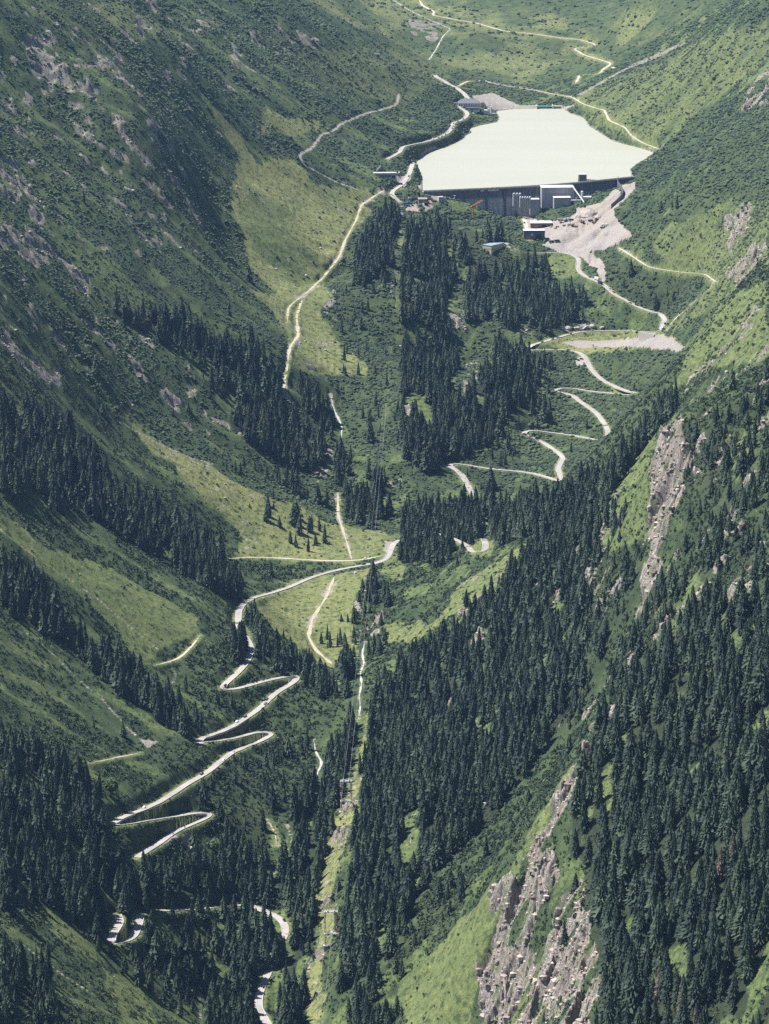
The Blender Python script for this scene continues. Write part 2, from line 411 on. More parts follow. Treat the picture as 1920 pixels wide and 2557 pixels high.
for poly in [[(989,560),(1003,560),(986,900),(962,1110),(950,1110),(972,850)]]:
    paint(forest, poly, .08, op='set', warp=.6); paint(grass, poly, .42, warp=.9); paint(shrub, poly, .7, op='set', warp=.9); paint(dry, poly, .5, op='set', warp=.9)
glade = smooth(.27, .40, fbm(GX / 21, GY / 30, 3, 301)) * (forest > .5)
grass = np.maximum(grass, glade * .72); shrub = np.where(glade > .3, .45, shrub); forest = forest * (1 - .86 * glade)
ROCKS = [
 (D((700,1850),(760,1690),(790,1570),(772,1740),(740,1850),(720,1960),(700,2100),(690,2340),(655,2340),(680,2020)),.42),
 (D((20,60),(100,80),(180,220),(230,270),(250,330),(190,310),(110,220),(60,150)),.8),
 (D((150,120),(300,300),(360,420),(280,400),(180,260)),.55),
 (D((0,480),(60,500),(130,540),(200,590),(190,635),(110,580),(0,540)),.75),
 (D((0,330),(40,350),(40,420),(0,430)),.7),
 (D((0,700),(40,745),(130,810),(110,835),(0,745)),.8),
 (D((268,755),(330,830),(390,880),(420,930),(380,915),(300,830)),.72),
 (D((1432,900),(1470,920),(1475,1060),(1432,1160),(1402,1240),(1395,1150),(1410,1000)),1.0),
 (D((1425,1415),(1335,1570),(1230,1740),(1140,1850),(1100,1850),(1180,1760),(1290,1590)),.8),
 (D((1145,1830),(1050,1950),(1030,2080),(1050,2180),(1080,2340),(1200,2340),(1300,2130),(1310,2020),(1260,1930),(1190,1850)),.86),
 (D((1075,2070),(1290,2090),(1310,2150),(1230,2300),(1060,2300)),.92),
 (D((1560,470),(1620,450),(1605,520),(1570,545)),.85),
 (D((1560,600),(1600,560),(1661,520),(1661,545),(1590,620)),.8),
 (D((1620,170),(1661,150),(1661,230),(1600,240)),.8),
 (D((940,650),(1030,680),(1010,725),(950,695)),.75),(D((1000,790),(1030,760),(1060,880),(1010,930)),.6),
 (D((870,760),(890,900),(960,1000),(900,1000),(865,900)),.55),
 (D((1200,1190),(1310,1140),(1310,1260),(1230,1360)),.6),(D((960,1500),(1030,1450),(1010,1600),(960,1600)),.5),
 (D((700,640),(730,620),(720,680),(700,680)),.7),(D((800,600),(840,570),(850,640),(810,640)),.5),
 (D((840,1000),(880,1030),(860,1080),(830,1040)),.6),(D((700,820),(740,900),(730,930),(700,880)),.55),
 (D((1570,1900),(1661,1960),(1661,2060),(1600,2030)),.6),(D((1560,1130),(1600,1110),(1610,1160),(1570,1165)),.8),
 (D((330,800),(410,800),(420,860),(380,890)),.4),(D((880,40),(960,50),(940,90),(890,80)),.7),
 (D((640,70),(700,90),(690,110),(640,90)),.7),(D((310,0),(350,0),(340,30)),.8),(D((760,1290),(830,1340),(800,1390),(770,1350)),.5),
 (D((1090,690),(1200,690),(1280,700),(1280,716),(1120,722)),.55),(D((640,700),(750,760),(700,800),(620,790)),.2),
 (D((640,990),(720,960),(720,1030),(670,1020)),.5),
]
rk_noise = 0.5 + 0.5 * fbm(wx / 60, wy / 14, 4, 81) * LEFT + 0.5 * fbm((wx + wy) / 22, (wx - wy) / 16, 4, 85) * (1 - LEFT)
rk = Z0()
for poly, d in ROCKS:
    paint(rk, poly, d)
for poly in [D((0,30),(250,0),(700,60),(560,200),(420,190),(510,330),(500,450),(420,560),(250,560),(0,470)),
             D((0,560),(250,640),(520,930),(640,1000),(420,950),(200,820),(0,700)),
             D((1300,1060),(1661,600),(1661,1300),(1400,1420),(1230,1640),(1200,1450)),
             D((1000,1250),(1220,1200),(1200,1450),(1080,1640),(880,1850))]:
    paint(rk, poly, .24)
ledge = fbm(GX / 17, GY / 13, 4, 89)
rock = smooth(0.5, 0.58, rk_noise - 0.5 + rk * 0.80 + .85 * ledge) * (rk > 0)

GRAVEL = [
 ([(1374,590),(1392,572),(1420,557),(1461,545),(1510,541),(1540,548),(1579,593),(1533,617),(1482,630),(1440,634),(1389,626),(1352,612)],1),
 ([(1330,530),(1290,528),(1268,533),(1300,545),(1318,575),(1372,600),(1470,560),(1540,560),(1530,520),(1510,505),(1480,510),(1440,520),(1430,540),(1380,552),(1340,552)],1),
 ([(1535,472),(1500,508),(1460,520),(1500,540),(1530,530),(1545,500),(1550,478)],1),
 ([(1552,452),(1588,458),(1586,474),(1562,498),(1536,522),(1530,516),(1556,490)],.9),
 ([(1401,855),(1440,850),(1500,852),(1598,843),(1655,835),(1715,863),(1700,876),(1600,868),(1540,866),(1442,868)],.75),
 ([(1395,628),(1440,632),(1482,632),(1500,645),(1510,665),(1515,690),(1505,700),(1490,672),(1470,662),(1455,640)],.8),
 ([(1000,440),(1030,425),(1025,452),(1008,470),(995,458),(975,440)],1),
 ([(1020,510),(1075,500),(1085,520),(1060,530),(1010,525)],.9),([(1120,480),(1070,480),(1060,470),(1040,462),(1080,500),(1105,505)],.6),
 ([(1175,238),(1230,232),(1280,255),(1300,262),(1400,264),(1440,262),(1410,274),(1340,272),(1285,276),(1245,280),(1200,262)],.95),
 ([(422,2083),(445,2108),(416,2116),(352,2136),(380,2108)],.9),([(1437,896),(1455,890),(1468,912),(1456,916),(1437,911)],.9),
 ([(440,2100),(470,2090),(480,2110),(470,2118)],.7),([(960,1350),(985,1352),(975,1385),(958,1372)],.7),
 (D((560,1870),(690,1880),(690,1900)),0),
 ([(1708,104),(1642,133),(1561,168),(1503,202),(1440,237),(1450,240),(1510,205),(1570,172),(1650,142),(1712,108)],.48),
 ([(400,1100),(520,1160),(560,1195),(540,1190),(440,1130)],.3),([(690,1870),(705,1880),(690,1900),(675,1890)],0),
 ([(350,1845),(395,1855),(370,1868)],.8),
]
for poly, v in GRAVEL:
    if v: paint(gravel, poly, v, warp=.25)
_belt = [(1322,520),(1345,506),(1380,508),(1436,514),(1440,530),(1420,540),(1395,548),(1350,550),(1326,540)]
paint(gravel, _belt, 0, warp=.1, op='set'); paint(shrub, _belt, 1.0, warp=.1, op='set')
BELT = Z0(); paint(BELT, _belt, 1.0, warp=.1)
# scattered stones in the upper meadows and on the cleared strip
for poly, v in [(D((520,400),(680,400),(790,470),(720,590),(640,640),(560,560)),.5), (D((600,640),(720,650),(740,760),(640,800)),.55),
                (D((300,930),(560,1060),(560,1180),(500,1170),(380,1020)),.6), (D((650,2212),(700,1850),(770,1640),(760,1750),(700,2150)),.6),
                (D((1200,730),(1480,740),(1400,760)),.8)]:
    t = Z0(); paint(t, poly, v)
    gravel = np.maximum(gravel, smooth(0.66, 0.8, 0.5 + 0.5 * fbm(GX / 4, GY / 5, 3, 91) + (t - .5) * .25) * (t > 0) * .6)

grass = np.where(SCRUB > .3, grass * (1 - .55 * SCRUB * smooth(-.15, .2, fbm((wx + wy) / 90, (wx - wy) / 24, 3, 109))), grass)
# the cover of open slopes is streaked down the fall line
streak = np.where(LEFT > .3, fbm(wx / 150, wy / 17, 4, 101), fbm((wx + wy) / 110, (wx - wy) / 26, 4, 105)) + .35 * fbm(GX / 13, GY / 19, 3, 111)
patch = smooth(0.05, 0.32, streak - 0.05 * LEFT - 0.03 * RIGHT - .42 * SCRUB * (grass < .3))
open_ = (1 - smooth(.2, .6, forest))
grass = np.maximum(grass * (0.75 + .25 * smooth(-.5, .1, streak)), patch * open_ * (0.62 + 0.14 * RIGHT) * smooth(.3, .9, shrub))
shrub = shrub * (1 - 0.72 * patch)
rock = rock * (1 - smooth(.5, .9, forest) * .75)
grass = grass * (1 - rock); shrub = shrub * (1 - rock * .78) * (1 - smooth(.2, .6, gravel)); forest = forest * (1 - smooth(.2, .5, gravel))

# fine relief by cover
soft = np.clip(np.maximum(grass * .75, np.maximum(gravel, farm * .5)), 0, 1)
H = H + (1 - soft) * (1.5 * fbm(GX / 16, GY / 16, 3, 121)) + 0.5 * fbm(GX / 5, GY / 6, 2, 131) * (1 - .6 * soft)
rb = blur(rock, 2)
da = np.where(LEFT > .3, GX * .9 + GY * .3, (GX + GY) * .7); db = np.where(LEFT > .3, GY * .9 - GX * .3, (GX - GY) * .7)
da = da + 9 * fbm(GX / 30, GY / 30, 3, 143); db = db + 9 * fbm(GX / 28, GY / 28, 3, 147)
fin = 1 - 2 * np.abs(fbm(da / 60, db / 15, 3, 141))
fin2 = 1 - 2 * np.abs(fbm(da / 16, db / 6, 3, 145))
step_ = np.floor(4 * (fbm(da / 13, db / 9, 3, 151) + 1)) / 4 - 1
H = H + rb * smooth(.2, .5, SLOPE) * (1 + .9 * RIGHT) * (6.5 * (fin - .5) + 3.2 * (fin2 - .5) + 4.2 * step_)
lakem = Z0(); lakem[sl] = inl
cap = dbase + .15 * dd - 1.2 + 1.0 * fbm(x / 12, y / 12, 2, 163)
H[sl] = np.where((dd > 2) & (dd < 125) & on, np.minimum(H[sl], cap), H[sl])
H = np.where(lakem > 0, -5.0, H)
heap = Z0()
paint(heap, [(1374,600),(1392,575),(1440,553),(1500,545),(1545,556),(1579,593),(1533,614),(1482,627),(1420,627),(1375,610)], 1.0, warp=.1)
heap = blur(heap, 10)
H = H + heap * (4.0 + 5.5 * fbm(GX / 26, GY / 20, 3, 161) + 2.2 * (np.floor(3 * fbm(GX / 40, GY / 30, 2, 167)) / 3)) + gravel * .5 * fbm(GX / 6, GY / 6, 3, 165)

# ------------------------------------------------------------------ roads, tracks and water courses: lines on the photograph, levelled into the slope
def world_line(px, step=4.0, k=6):
    pts = []
    for a in range(len(px) - 1):
        (xa, ya), (xb, yb) = px[a], px[a + 1]
        m = max(1, int(math.hypot(xb - xa, yb - ya) / 5))
        for t in range(m):
            pts.append(cast(xa + (xb - xa) * t / m, ya + (yb - ya) * t / m, 1350, 7500, H0))
    pts.append(cast(px[-1][0], px[-1][1], 1350, 7500, H0))
    p = np.array(pts)
    def resample(p):
        s = np.concatenate([[0], np.cumsum(np.linalg.norm(np.diff(p, axis=0), axis=1))])
        n = max(3, int(s[-1] / step) + 1)
        q = np.linspace(0, s[-1], n)
        return np.stack([np.interp(q, s, p[:, i]) for i in range(3)], 1)
    def sm(p, n):
        for _ in range(n):
            q = p.copy(); q[1:-1] = (p[:-2] + 2 * p[1:-1] + p[2:]) / 4; p = q
        return p
    p = sm(resample(p), 3)
    p = resample(p)
    p = sm(p, 3)
    z = p[:, 2:].copy()
    z = sm(z, k * 3); p[:, 2] = z[:, 0]
    return p

ROAD_PX = [
 [(1084,188),(1100,197),(1119,210),(1141,220),(1155,231),(1168,245)],
 [(1150,270),(1160,277),(1167,285),(1163,293),(1153,300),(1131,306),(1129,318),(1117,333),(1093,345),(1056,356),(1020,362),(1003,368),(999,379),(979,391),(968,396)],
 [(1030,408),(1026,420),(1021,436),(1012,449),(1003,463),(985,473),(974,480),(978,488),(987,495),(1000,505)],
 [(1262,606),(1278,622),(1295,628),(1328,634),(1360,632),(1391,629),(1421,633),(1442,640),(1447,651),(1442,661),(1445,676),(1462,691),(1492,701),(1512,711),(1523,726),(1543,742),(1568,749),(1583,762),(1603,773),(1636,781),(1657,786),(1662,797),(1654,812),(1652,824),(1646,830),(1624,829),(1603,827),(1553,826),(1502,826),(1452,828),(1414,836),(1383,845),(1333,860)],
 [(1330,874),(1383,873),(1414,873),(1440,877),(1455,884),(1465,895),(1471,913),(1490,938),(1518,958),(1556,973),(1584,979)],
 [(1562,985),(1518,981),(1468,977),(1424,969),(1400,968),(1380,970),(1394,976),(1431,990),(1468,1015),(1496,1036),(1509,1058)],
 [(1488,1098),(1449,1090),(1409,1085),(1374,1082),(1352,1077),(1330,1072),(1309,1071),(1299,1077),(1309,1084),(1330,1092),(1362,1110),(1393,1129),(1407,1143),(1398,1158),(1393,1169),(1397,1179)],
 [(1390,1199),(1362,1190),(1334,1182),(1299,1178),(1252,1174),(1205,1169),(1174,1163),(1143,1155),(1116,1154),(1110,1158),(1133,1167),(1149,1182),(1165,1204),(1180,1232),(1191,1256)],
 [(1208,1345),(1214,1358),(1213,1372),(1197,1381),(1180,1378),(1170,1366)],
 [(1004,1346),(985,1354),(977,1367),(972,1385),(963,1397),(938,1406),(891,1414),(844,1423),(797,1435),(760,1449),(719,1468),(672,1482),(625,1496),(606,1509),(595,1526),(594,1550)],
 [(625,1627),(621,1645),(606,1666),(578,1694),(559,1709),(545,1719),(549,1725),(568,1726),(598,1720),(630,1708),(663,1699),(705,1690),(737,1686),(747,1691),(737,1701),(715,1714),(685,1730),(669,1748),(646,1771),(614,1795),(581,1814),(542,1831),(507,1841)],
 [(503,1853),(542,1850),(581,1844),(614,1836),(646,1827),(672,1824),(687,1829),(683,1838),(653,1850),(614,1864),(575,1880),(549,1901),(516,1930),(474,1953),(435,1979),(403,2000),(364,2019),(321,2034),(289,2044),(273,2054),(289,2060),(321,2057),(360,2049),(403,2043),(451,2037),(494,2028),(523,2027),(534,2033),(526,2042),(497,2051),(461,2064),(432,2079),(396,2105),(364,2126),(342,2141)],
 [(292,2284),(302,2304),(284,2330),(273,2347),(286,2355),(312,2353),(337,2337),(347,2316),(350,2285)],
 [(400,2274),(462,2272),(510,2268),(560,2262),(610,2263),(650,2271),(688,2287),(711,2301),(717,2322),(702,2350),(690,2390),(682,2405),(665,2437),(647,2478),(644,2518),(667,2557),(690,2600)],
]
TRACK_PX = [
 ('dirt_track',[(960,474),(932,491),(913,506),(901,513),(890,549),(861,601),(850,636),(809,692),(757,738)],3.5),
 ('dirt_track',[(757,738),(740,790),(745,836),(722,871),(717,917),(708,963),(717,998)],4),
 ('dirt_track',[(757,738),(720,765),(717,805)],3),
 ('dirt_track',[(844,1230),(844,1286),(861,1338),(873,1378),(879,1398)],3.2),
 ('gravel_lane',[(558,1396),(590,1393),(640,1391),(720,1395),(800,1400),(879,1401),(930,1393),(962,1385)],4.5),
 ('gravel_lane',[(1047,0),(1055,14),(1084,29),(1081,38),(1122,46),(1191,58),(1261,78),(1330,84),(1394,94),(1451,99),(1489,112),(1460,118),(1428,121),(1463,139),(1529,158),(1506,173),(1498,184),(1448,188),(1437,208)],6),
 ('gravel_lane',[(1141,216),(1168,202),(1209,203),(1261,214),(1330,224),(1388,236),(1428,242),(1451,257),(1474,266),(1509,275),(1521,301),(1561,318),(1578,341),(1607,358),(1645,372)],4.5),
 ('gravel_lane',[(1284,520),(1310,545),(1316,575),(1322,600)],7),
 ('gravel_lane',[(1543,617),(1580,640),(1620,668),(1700,680),(1760,684),(1790,705)],3.5),
 ('gravel_lane',[(1790,705),(1740,750),(1690,790),(1665,822)],3),
 ('gravel_lane',[(390,1660),(440,1650),(470,1625),(500,1585)],3),
 ('gravel_lane',[(225,1905),(300,1890),(350,1880)],2.5),
 ('gravel_lane',[(665,2047),(690,2075),(690,2110)],3),
 ('dirt_track',[(835,1440),(815,1490),(780,1545),(770,1590),(790,1625),(830,1660)],4),
]
BED_PX = [  # pale stony water courses
 [(996,236),(990,262),(959,272),(913,283),(855,306),(830,328),(803,335),(780,368),(746,387),(757,410),(809,439),(860,462),(890,472)],
 [(983,0),(1012,20),(1047,38),(1099,61),(1125,72),(1105,92),(1087,127),(1070,150)],
 [(912,1600),(904,1630),(909,1655),(899,1680),(904,1705),(896,1735),(901,1765),(893,1800)],
 [(783,1845),(789,1882),(806,1901),(789,1936),(779,1956),(797,1975)],
 [(826,981),(832,1021),(855,1062),(850,1105)],
 [(820,1150),(812,1190),(790,1205)],
 [(0,850),(60,890),(130,940),(150,955)],
 [(300,1055),(400,1110),(470,1140),(530,1158)],
 [(0,1322),(100,1400),(160,1435),(250,1500),(320,1560),(390,1618)],
 [(40,1560),(130,1630),(190,1690),(260,1750),(300,1800),(355,1850)],
 [(425,1660),(445,1690),(430,1705)],
 [(715,2060),(735,2100),(700,2150),(680,2200)],
 [(500,2480),(500,2557)],[(60,2360),(150,2430),(230,2480)],
]
KEEP = np.zeros((int(PH / 4) + 40, int(PW / 4) + 1))        # how far the open road lies behind each spot of the picture
def level(p, half, flat=1.8, fade=7.0, drop=.25, layer=None, value=1.0, verge=True, keep=True, scar=0.0):
    mx = half + flat + fade
    s = window(p[:, 0].min() - mx, p[:, 0].max() + mx, p[:, 1].min() - mx, p[:, 1].max() + mx)
    dm = np.full(GX[s].shape, 1e9); zr = np.zeros(dm.shape)
    i0, j0 = s[0].start, s[1].start
    for q in p:
        w = window(q[0] - mx, q[0] + mx, q[1] - mx, q[1] + mx)
        a = slice(w[0].start - i0, w[0].stop - i0); b = slice(w[1].start - j0, w[1].stop - j0)
        d = np.hypot(GX[w] - q[0], GY[w] - q[1])[:dm[a, b].shape[0], :dm[a, b].shape[1]]
        up = d < dm[a, b]
        dm[a, b] = np.where(up, d, dm[a, b]); zr[a, b] = np.where(up, q[2], zr[a, b])
    k = smooth(mx, half + flat, dm)
    H[s] = H[s] * (1 - k) + (zr - drop) * k
    edge = dm < half + 2.8
    if verge:
        grass[s] = np.where(edge, np.maximum(grass[s], .8), grass[s]); dry[s] = np.where(edge, np.maximum(dry[s], .3), dry[s]); rock[s] = np.where(edge, 0, rock[s])
    shrub[s] = np.where(dm < half + 2.4, 0, shrub[s]); forest[s] = np.where(dm < half + 4, 0, forest[s])
    if layer is not None:
        layer[s] = np.maximum(layer[s], value * smooth(half + 1.5, half - .5, dm + .8 * fbm(GX[s] / 4, GY[s] / 4, 2, 171) * 2))
    if scar:
        q_ = smooth(scar, 1.0, dm + 6.5 * fbm(GX[s] / 8, GY[s] / 11, 3, 181)) * smooth(-.15, .25, fbm(GX[s] / 24, GY[s] / 24, 2, 187))
        gravel[s] = np.maximum(gravel[s], .62 * q_)
    if keep:
        a, b = to_px(p[:, 0], p[:, 1], p[:, 2])
        for x_, y_, Y_ in zip(a, b, p[:, 1]):
            if 0 <= x_ < PW and 0 <= y_ < PH:
                KEEP[int(y_ / 4), int(x_ / 4)] = Y_
ROAD_HALF = 2.9
ROADS = [world_line(r) for r in ROAD_PX]
TRACKS = [(n, world_line(r, k=4), w) for n, r, w in TRACK_PX]
BEDS = [world_line(r, k=2) for r in BED_PX]
for k_, p in enumerate(BEDS):
    if k_ in (2, 3, 4): level(p, 1.1, .5, 4, .8, gravel, .55, False, False)
    else:
        t_ = H.copy(); level(p, 1.0 if k_ > 4 else 1.6 if k_ == 0 else 1.3, 0, 3, .3, gravel, [.95, .8, 0, 0, 0, .6, .75, .7, .62, .6, .6, .6, .5, .55][k_], False, False); H[:] = np.where(lakem > 0, H, t_ * .5 + H * .5)
def joint(a, b, bulge):
    ta = a[-1] - a[-4]; tb = b[3] - b[0]
    d = np.linalg.norm(a[-1] - b[0]) * bulge
    ta = ta / np.linalg.norm(ta) * d; tb = tb / np.linalg.norm(tb) * d
    t = np.linspace(0, 1, max(6, int(np.linalg.norm(a[-1] - b[0]) * max(1, bulge) / 4)))[:, None]
    h1 = 2 * t ** 3 - 3 * t ** 2 + 1; h2 = t ** 3 - 2 * t ** 2 + t; h3 = -2 * t ** 3 + 3 * t ** 2; h4 = t ** 3 - t ** 2
    q = h1 * a[-1] + h2 * ta + h3 * b[0] + h4 * tb
    q[:, 2] = (a[-1, 2] + (b[0, 2] - a[-1, 2]) * t[:, 0])
    return q
JOINTS = [joint(ROADS[i], ROADS[i + 1], bl_) for i, bl_ in ((0, .6), (1, .6), (3, 2.2), (4, 2.2), (5, 2.2), (6, 2.2), (7, 1.0), (8, 1.0), (9, 1.0), (10, 2.0))]
for p in JOINTS: level(p, ROAD_HALF, 1.5, 6, .3, keep=False)
for n, p, w in TRACKS: level(p, w / 2, .6, 3.5, .18, scar=8.0 if n == 'dirt_track' else 3.0)
for p in ROADS: level(p, ROAD_HALF, 1.8, 7, .3)
for poly in [g[0] for g in GRAVEL if g[1] > .5]:
    for (x_, y_) in poly:
        X_, Y_, Z_ = cast(x_, y_, 1350, 7500)
        if y_ / 4 < KEEP.shape[0]: KEEP[int(y_ / 4), int(min(x_, PW - 1) / 4)] = Y_
for xa, xb, ya, yb, Y_ in [(1100,1290,478,522,4440),(1286,1480,466,530,4430),(1308,1382,548,598,4320),(1390,1560,545,625,4270),(1180,1262,594,642,4260),(1000,1085,488,520,4425),
        (1130,1240,240,294,5300),(935,1000,415,448,4560),(1050,1580,300,475,4460),(1130,1200,520,560,4400),(1600,1640,826,850,4000),(1480,1600,415,450,4560),(1445,1530,690,735,4120)]:
    KEEP[int(ya / 4):int(yb / 4) + 1, int(xa / 4):int(xb / 4) + 1] = np.maximum(KEEP[int(ya / 4):int(yb / 4) + 1, int(xa / 4):int(xb / 4) + 1], Y_)
for k_ in (852, 812):                                    # the two pylons
    ya, yb = (1951, 2027) if k_ == 852 else (2277, 2361)
    KEEP[int(ya / 4):int(yb / 4) + 1, int(k_ / 4):int((k_ + 28) / 4) + 1] = 2600
for xa, xb, ya, yb in [(470,546,2250,2284),(564,640,2250,2284),(668,704,2354,2400),(640,690,2440,2480)]:
    KEEP[int(ya / 4):int(yb / 4), int(xa / 4):int(xb / 4)] = 0
shore = blur((lakem > 0).astype(float), 3) * (lakem < .5)
gravel = np.maximum(gravel, smooth(.10, .3, shore + .12 * fbm(GX / 20, GY / 20, 2, 173)) * .6 * (GY > 4480)); shrub = shrub * (1 - smooth(.01, .1, shore))
gravel = gravel * (1 - BELT)
grass = np.clip(grass, 0, 1); dry = np.clip(blur(dry, 2), 0, 1); grass = blur(grass, 1); rock = blur(rock, 1)
# what the camera can see of the ground
_tan = (H - CAM_Z) / ys[:, None]
_run = np.maximum.accumulate(_tan, axis=0)
HIDDEN = (_run - _tan) * ys[:, None]          # metres below the sight line

# ------------------------------------------------------------------ helpers
def tag(o, label=None, cat=None, group=None, kind=None):
    if label: o['label'] = label
    if cat: o['category'] = cat
    if group: o['group'] = group
    if kind: o['kind'] = kind
    return o

def mesh_arrays(name, v, f, mats=(), attrs=None, smooth_=False, mat_idx=None):
    """a mesh from numpy arrays; f is (n, 3) or (n, 4)"""
    v = np.ascontiguousarray(v, np.float32); f = np.ascontiguousarray(f, np.int32)
    me = bpy.data.meshes.new(name)
    n, k = f.shape
    me.vertices.add(len(v)); me.vertices.foreach_set('co', v.ravel())
    me.loops.add(n * k); me.loops.foreach_set('vertex_index', f.ravel())
    me.polygons.add(n); me.polygons.foreach_set('loop_start', np.arange(0, n * k, k, dtype=np.int32))
    me.polygons.foreach_set('loop_total', np.full(n, k, np.int32))
    if mat_idx is not None: me.polygons.foreach_set('material_index', np.ascontiguousarray(mat_idx, np.int32))
    me.polygons.foreach_set('use_smooth', np.full(n, smooth_, bool))
    for m in mats: me.materials.append(m)
    for an, (kind, val) in (attrs or {}).items():
        at = me.attributes.new(an, kind, 'POINT')
        at.data.foreach_set('color' if kind == 'FLOAT_COLOR' else 'value', np.ascontiguousarray(val, np.float32).ravel())
    me.update(calc_edges=True)
    return me

def put(name, me, parent=None, loc=(0, 0, 0), rz=0.0, scale=None):
    o = bpy.data.objects.new(name, me)
    COL.objects.link(o)
    o.location = loc
    if rz: o.rotation_euler = (0, 0, rz)
    if scale is not None: o.scale = scale
    if parent is not None: o.parent = parent
    return o

class MB:
    """collects boxes, prisms, tubes into one mesh"""
    def __init__(s): s.v, s.f, s.m = [], [], []
    def add(s, v, f, m=0):
        n = len(s.v); s.v += [tuple(p) for p in v]
        s.f += [tuple(i + n for i in q) for q in f]; s.m += [m] * len(f)
        return s
    def box(s, x0, x1, y0, y1, z0, z1, m=0, bev=0.0):
        b = bev
        if b <= 0:
            v = [(x, y, z) for z in (z0, z1) for x, y in ((x0, y0), (x1, y0), (x1, y1), (x0, y1))]
            return s.add(v, [(3, 2, 1, 0), (4, 5, 6, 7), (0, 1, 5, 4), (1, 2, 6, 5), (2, 3, 7, 6), (3, 0, 4, 7)], m)
        ring = lambda i, z: [(x0 + i, y0 + i, z), (x1 - i, y0 + i, z), (x1 - i, y1 - i, z), (x0 + i, y1 - i, z)]
        v = ring(0, z0) + ring(0, z1 - b) + ring(b, z1)
        f = [(3, 2, 1, 0), (8, 9, 10, 11)]
        for k in (0, 4):
            f += [(k + i, k + (i + 1) % 4, k + 4 + (i + 1) % 4, k + 4 + i) for i in range(4)]
        return s.add(v, f, m)
    def prism(s, poly, axis, a, b, m=0):
        """a polygon in the two other axes pushed from a to b along axis"""
        n = len(poly)
        def P(p, t): return (t, p[0], p[1]) if axis == 'x' else (p[0], t, p[1]) if axis == 'y' else (p[0], p[1], t)
        v = [P(p, a) for p in poly] + [P(p, b) for p in poly]
        f = [tuple(range(n)), tuple(range(2 * n - 1, n - 1, -1))] + [(i, n + i, n + (i + 1) % n, (i + 1) % n) for i in range(n)]
        return s.add(v, f, m)
    def tube(s, p, q, r0, r1=None, n=6, m=0):
        r1 = r0 if r1 is None else r1
        p, q = Vector(p), Vector(q); d = (q - p).normalized()
        a = d.orthogonal().normalized(); b = d.cross(a)
        v = []
        for c, r in ((p, r0), (q, r1)):
            v += [c + (a * math.cos(t) + b * math.sin(t)) * r for t in [2 * math.pi * i / n for i in range(n)]]
        f = [tuple(range(n - 1, -1, -1)), tuple(range(n, 2 * n))] + [(i, (i + 1) % n, n + (i + 1) % n, n + i) for i in range(n)]
        return s.add(v, f, m)
    def mesh(s, name, mats):
        me = bpy.data.meshes.new(name)
        me.from_pydata(s.v, [], s.f)
        for mm in (mats if isinstance(mats, (list, tuple)) else [mats]): me.materials.append(mm)
        me.polygons.foreach_set('material_index', s.m)
        bm = bmesh.new(); bm.from_mesh(me); bmesh.ops.recalc_face_normals(bm, faces=bm.faces); bm.to_mesh(me); bm.free()
        return me
    def build(s, name, mats, parent=None, loc=(0, 0, 0), rz=0.0):
        return put(name, s.mesh(name, mats), parent, loc, rz)

def empty(name, loc, rz=0.0, label=None, cat=None, group=None):
    o = bpy.data.objects.new(name, None)
    COL.objects.link(o); o.location = loc; o.rotation_euler = (0, 0, rz); o.empty_display_size = 2
    return tag(o, label, cat, group)

def copy_tree(o, parent=None):
    c = o.copy(); COL.objects.link(c)
    if parent is not None: c.parent = parent
    for ch in list(o.children): copy_tree(ch, c)
    return c

# ------------------------------------------------------------------ materials
class NT:
    def __init__(s, name):
        s.mat = bpy.data.materials.new(name); s.mat.use_nodes = True
        s.t = s.mat.node_tree; s.bsdf = s.t.nodes['Principled BSDF']
        s.bsdf.inputs['Roughness'].default_value = .85
        s.bsdf.inputs['Specular IOR Level'].default_value = .15
    def node(s, kind, **kw):
        n = s.t.nodes.new(kind)
        for k, v in kw.items(): setattr(n, k, v)
        return n
    def link(s, a, b): s.t.links.new(a, b)
    def coords(s, obj=True):
        return s.node('ShaderNodeTexCoord').outputs['Object'] if obj else s.node('ShaderNodeNewGeometry').outputs['Position']
    def noise(s, co, scale, detail=4, rough=.6):
        n = s.node('ShaderNodeTexNoise'); n.inputs['Scale'].default_value = scale
        n.inputs['Detail'].default_value = detail; n.inputs['Roughness'].default_value = rough
        s.link(co, n.inputs['Vector']); return n.outputs['Fac']
    def remap(s, x, a, b, c=0.0, d=1.0):
        n = s.node('ShaderNodeMapRange'); s.link(x, n.inputs[0])
        for i, v in enumerate((a, b, c, d)): n.inputs[1 + i].default_value = v
        return n.outputs[0]
    def mix(s, f, a, b, mode='MIX'):
        n = s.node('ShaderNodeMix', data_type='RGBA', blend_type=mode)
        for sock, v in ((n.inputs[0], f), (n.inputs[6], a), (n.inputs[7], b)):
            if isinstance(v, (int, float)): sock.default_value = v
            elif isinstance(v, tuple): sock.default_value = (*v, 1)
            else: s.link(v, sock)
        return n.outputs[2]
    def math(s, op, a, b=0.0):
        n = s.node('ShaderNodeMath', operation=op)
        for i, v in enumerate((a, b)):
            if isinstance(v, (int, float)): n.inputs[i].default_value = v
            else: s.link(v, n.inputs[i])
        return n.outputs[0]
    def bump(s, h, strength=.5, dist=1.0):
        n = s.node('ShaderNodeBump'); n.inputs['Strength'].default_value = strength; n.inputs['Distance'].default_value = dist
        s.link(h, n.inputs['Height']); s.link(n.outputs[0], s.bsdf.inputs['Normal'])
    def color(s, c):
        if isinstance(c, tuple): s.bsdf.inputs['Base Color'].default_value = (*c, 1)
        else: s.link(c, s.bsdf.inputs['Base Color'])
        return s.mat

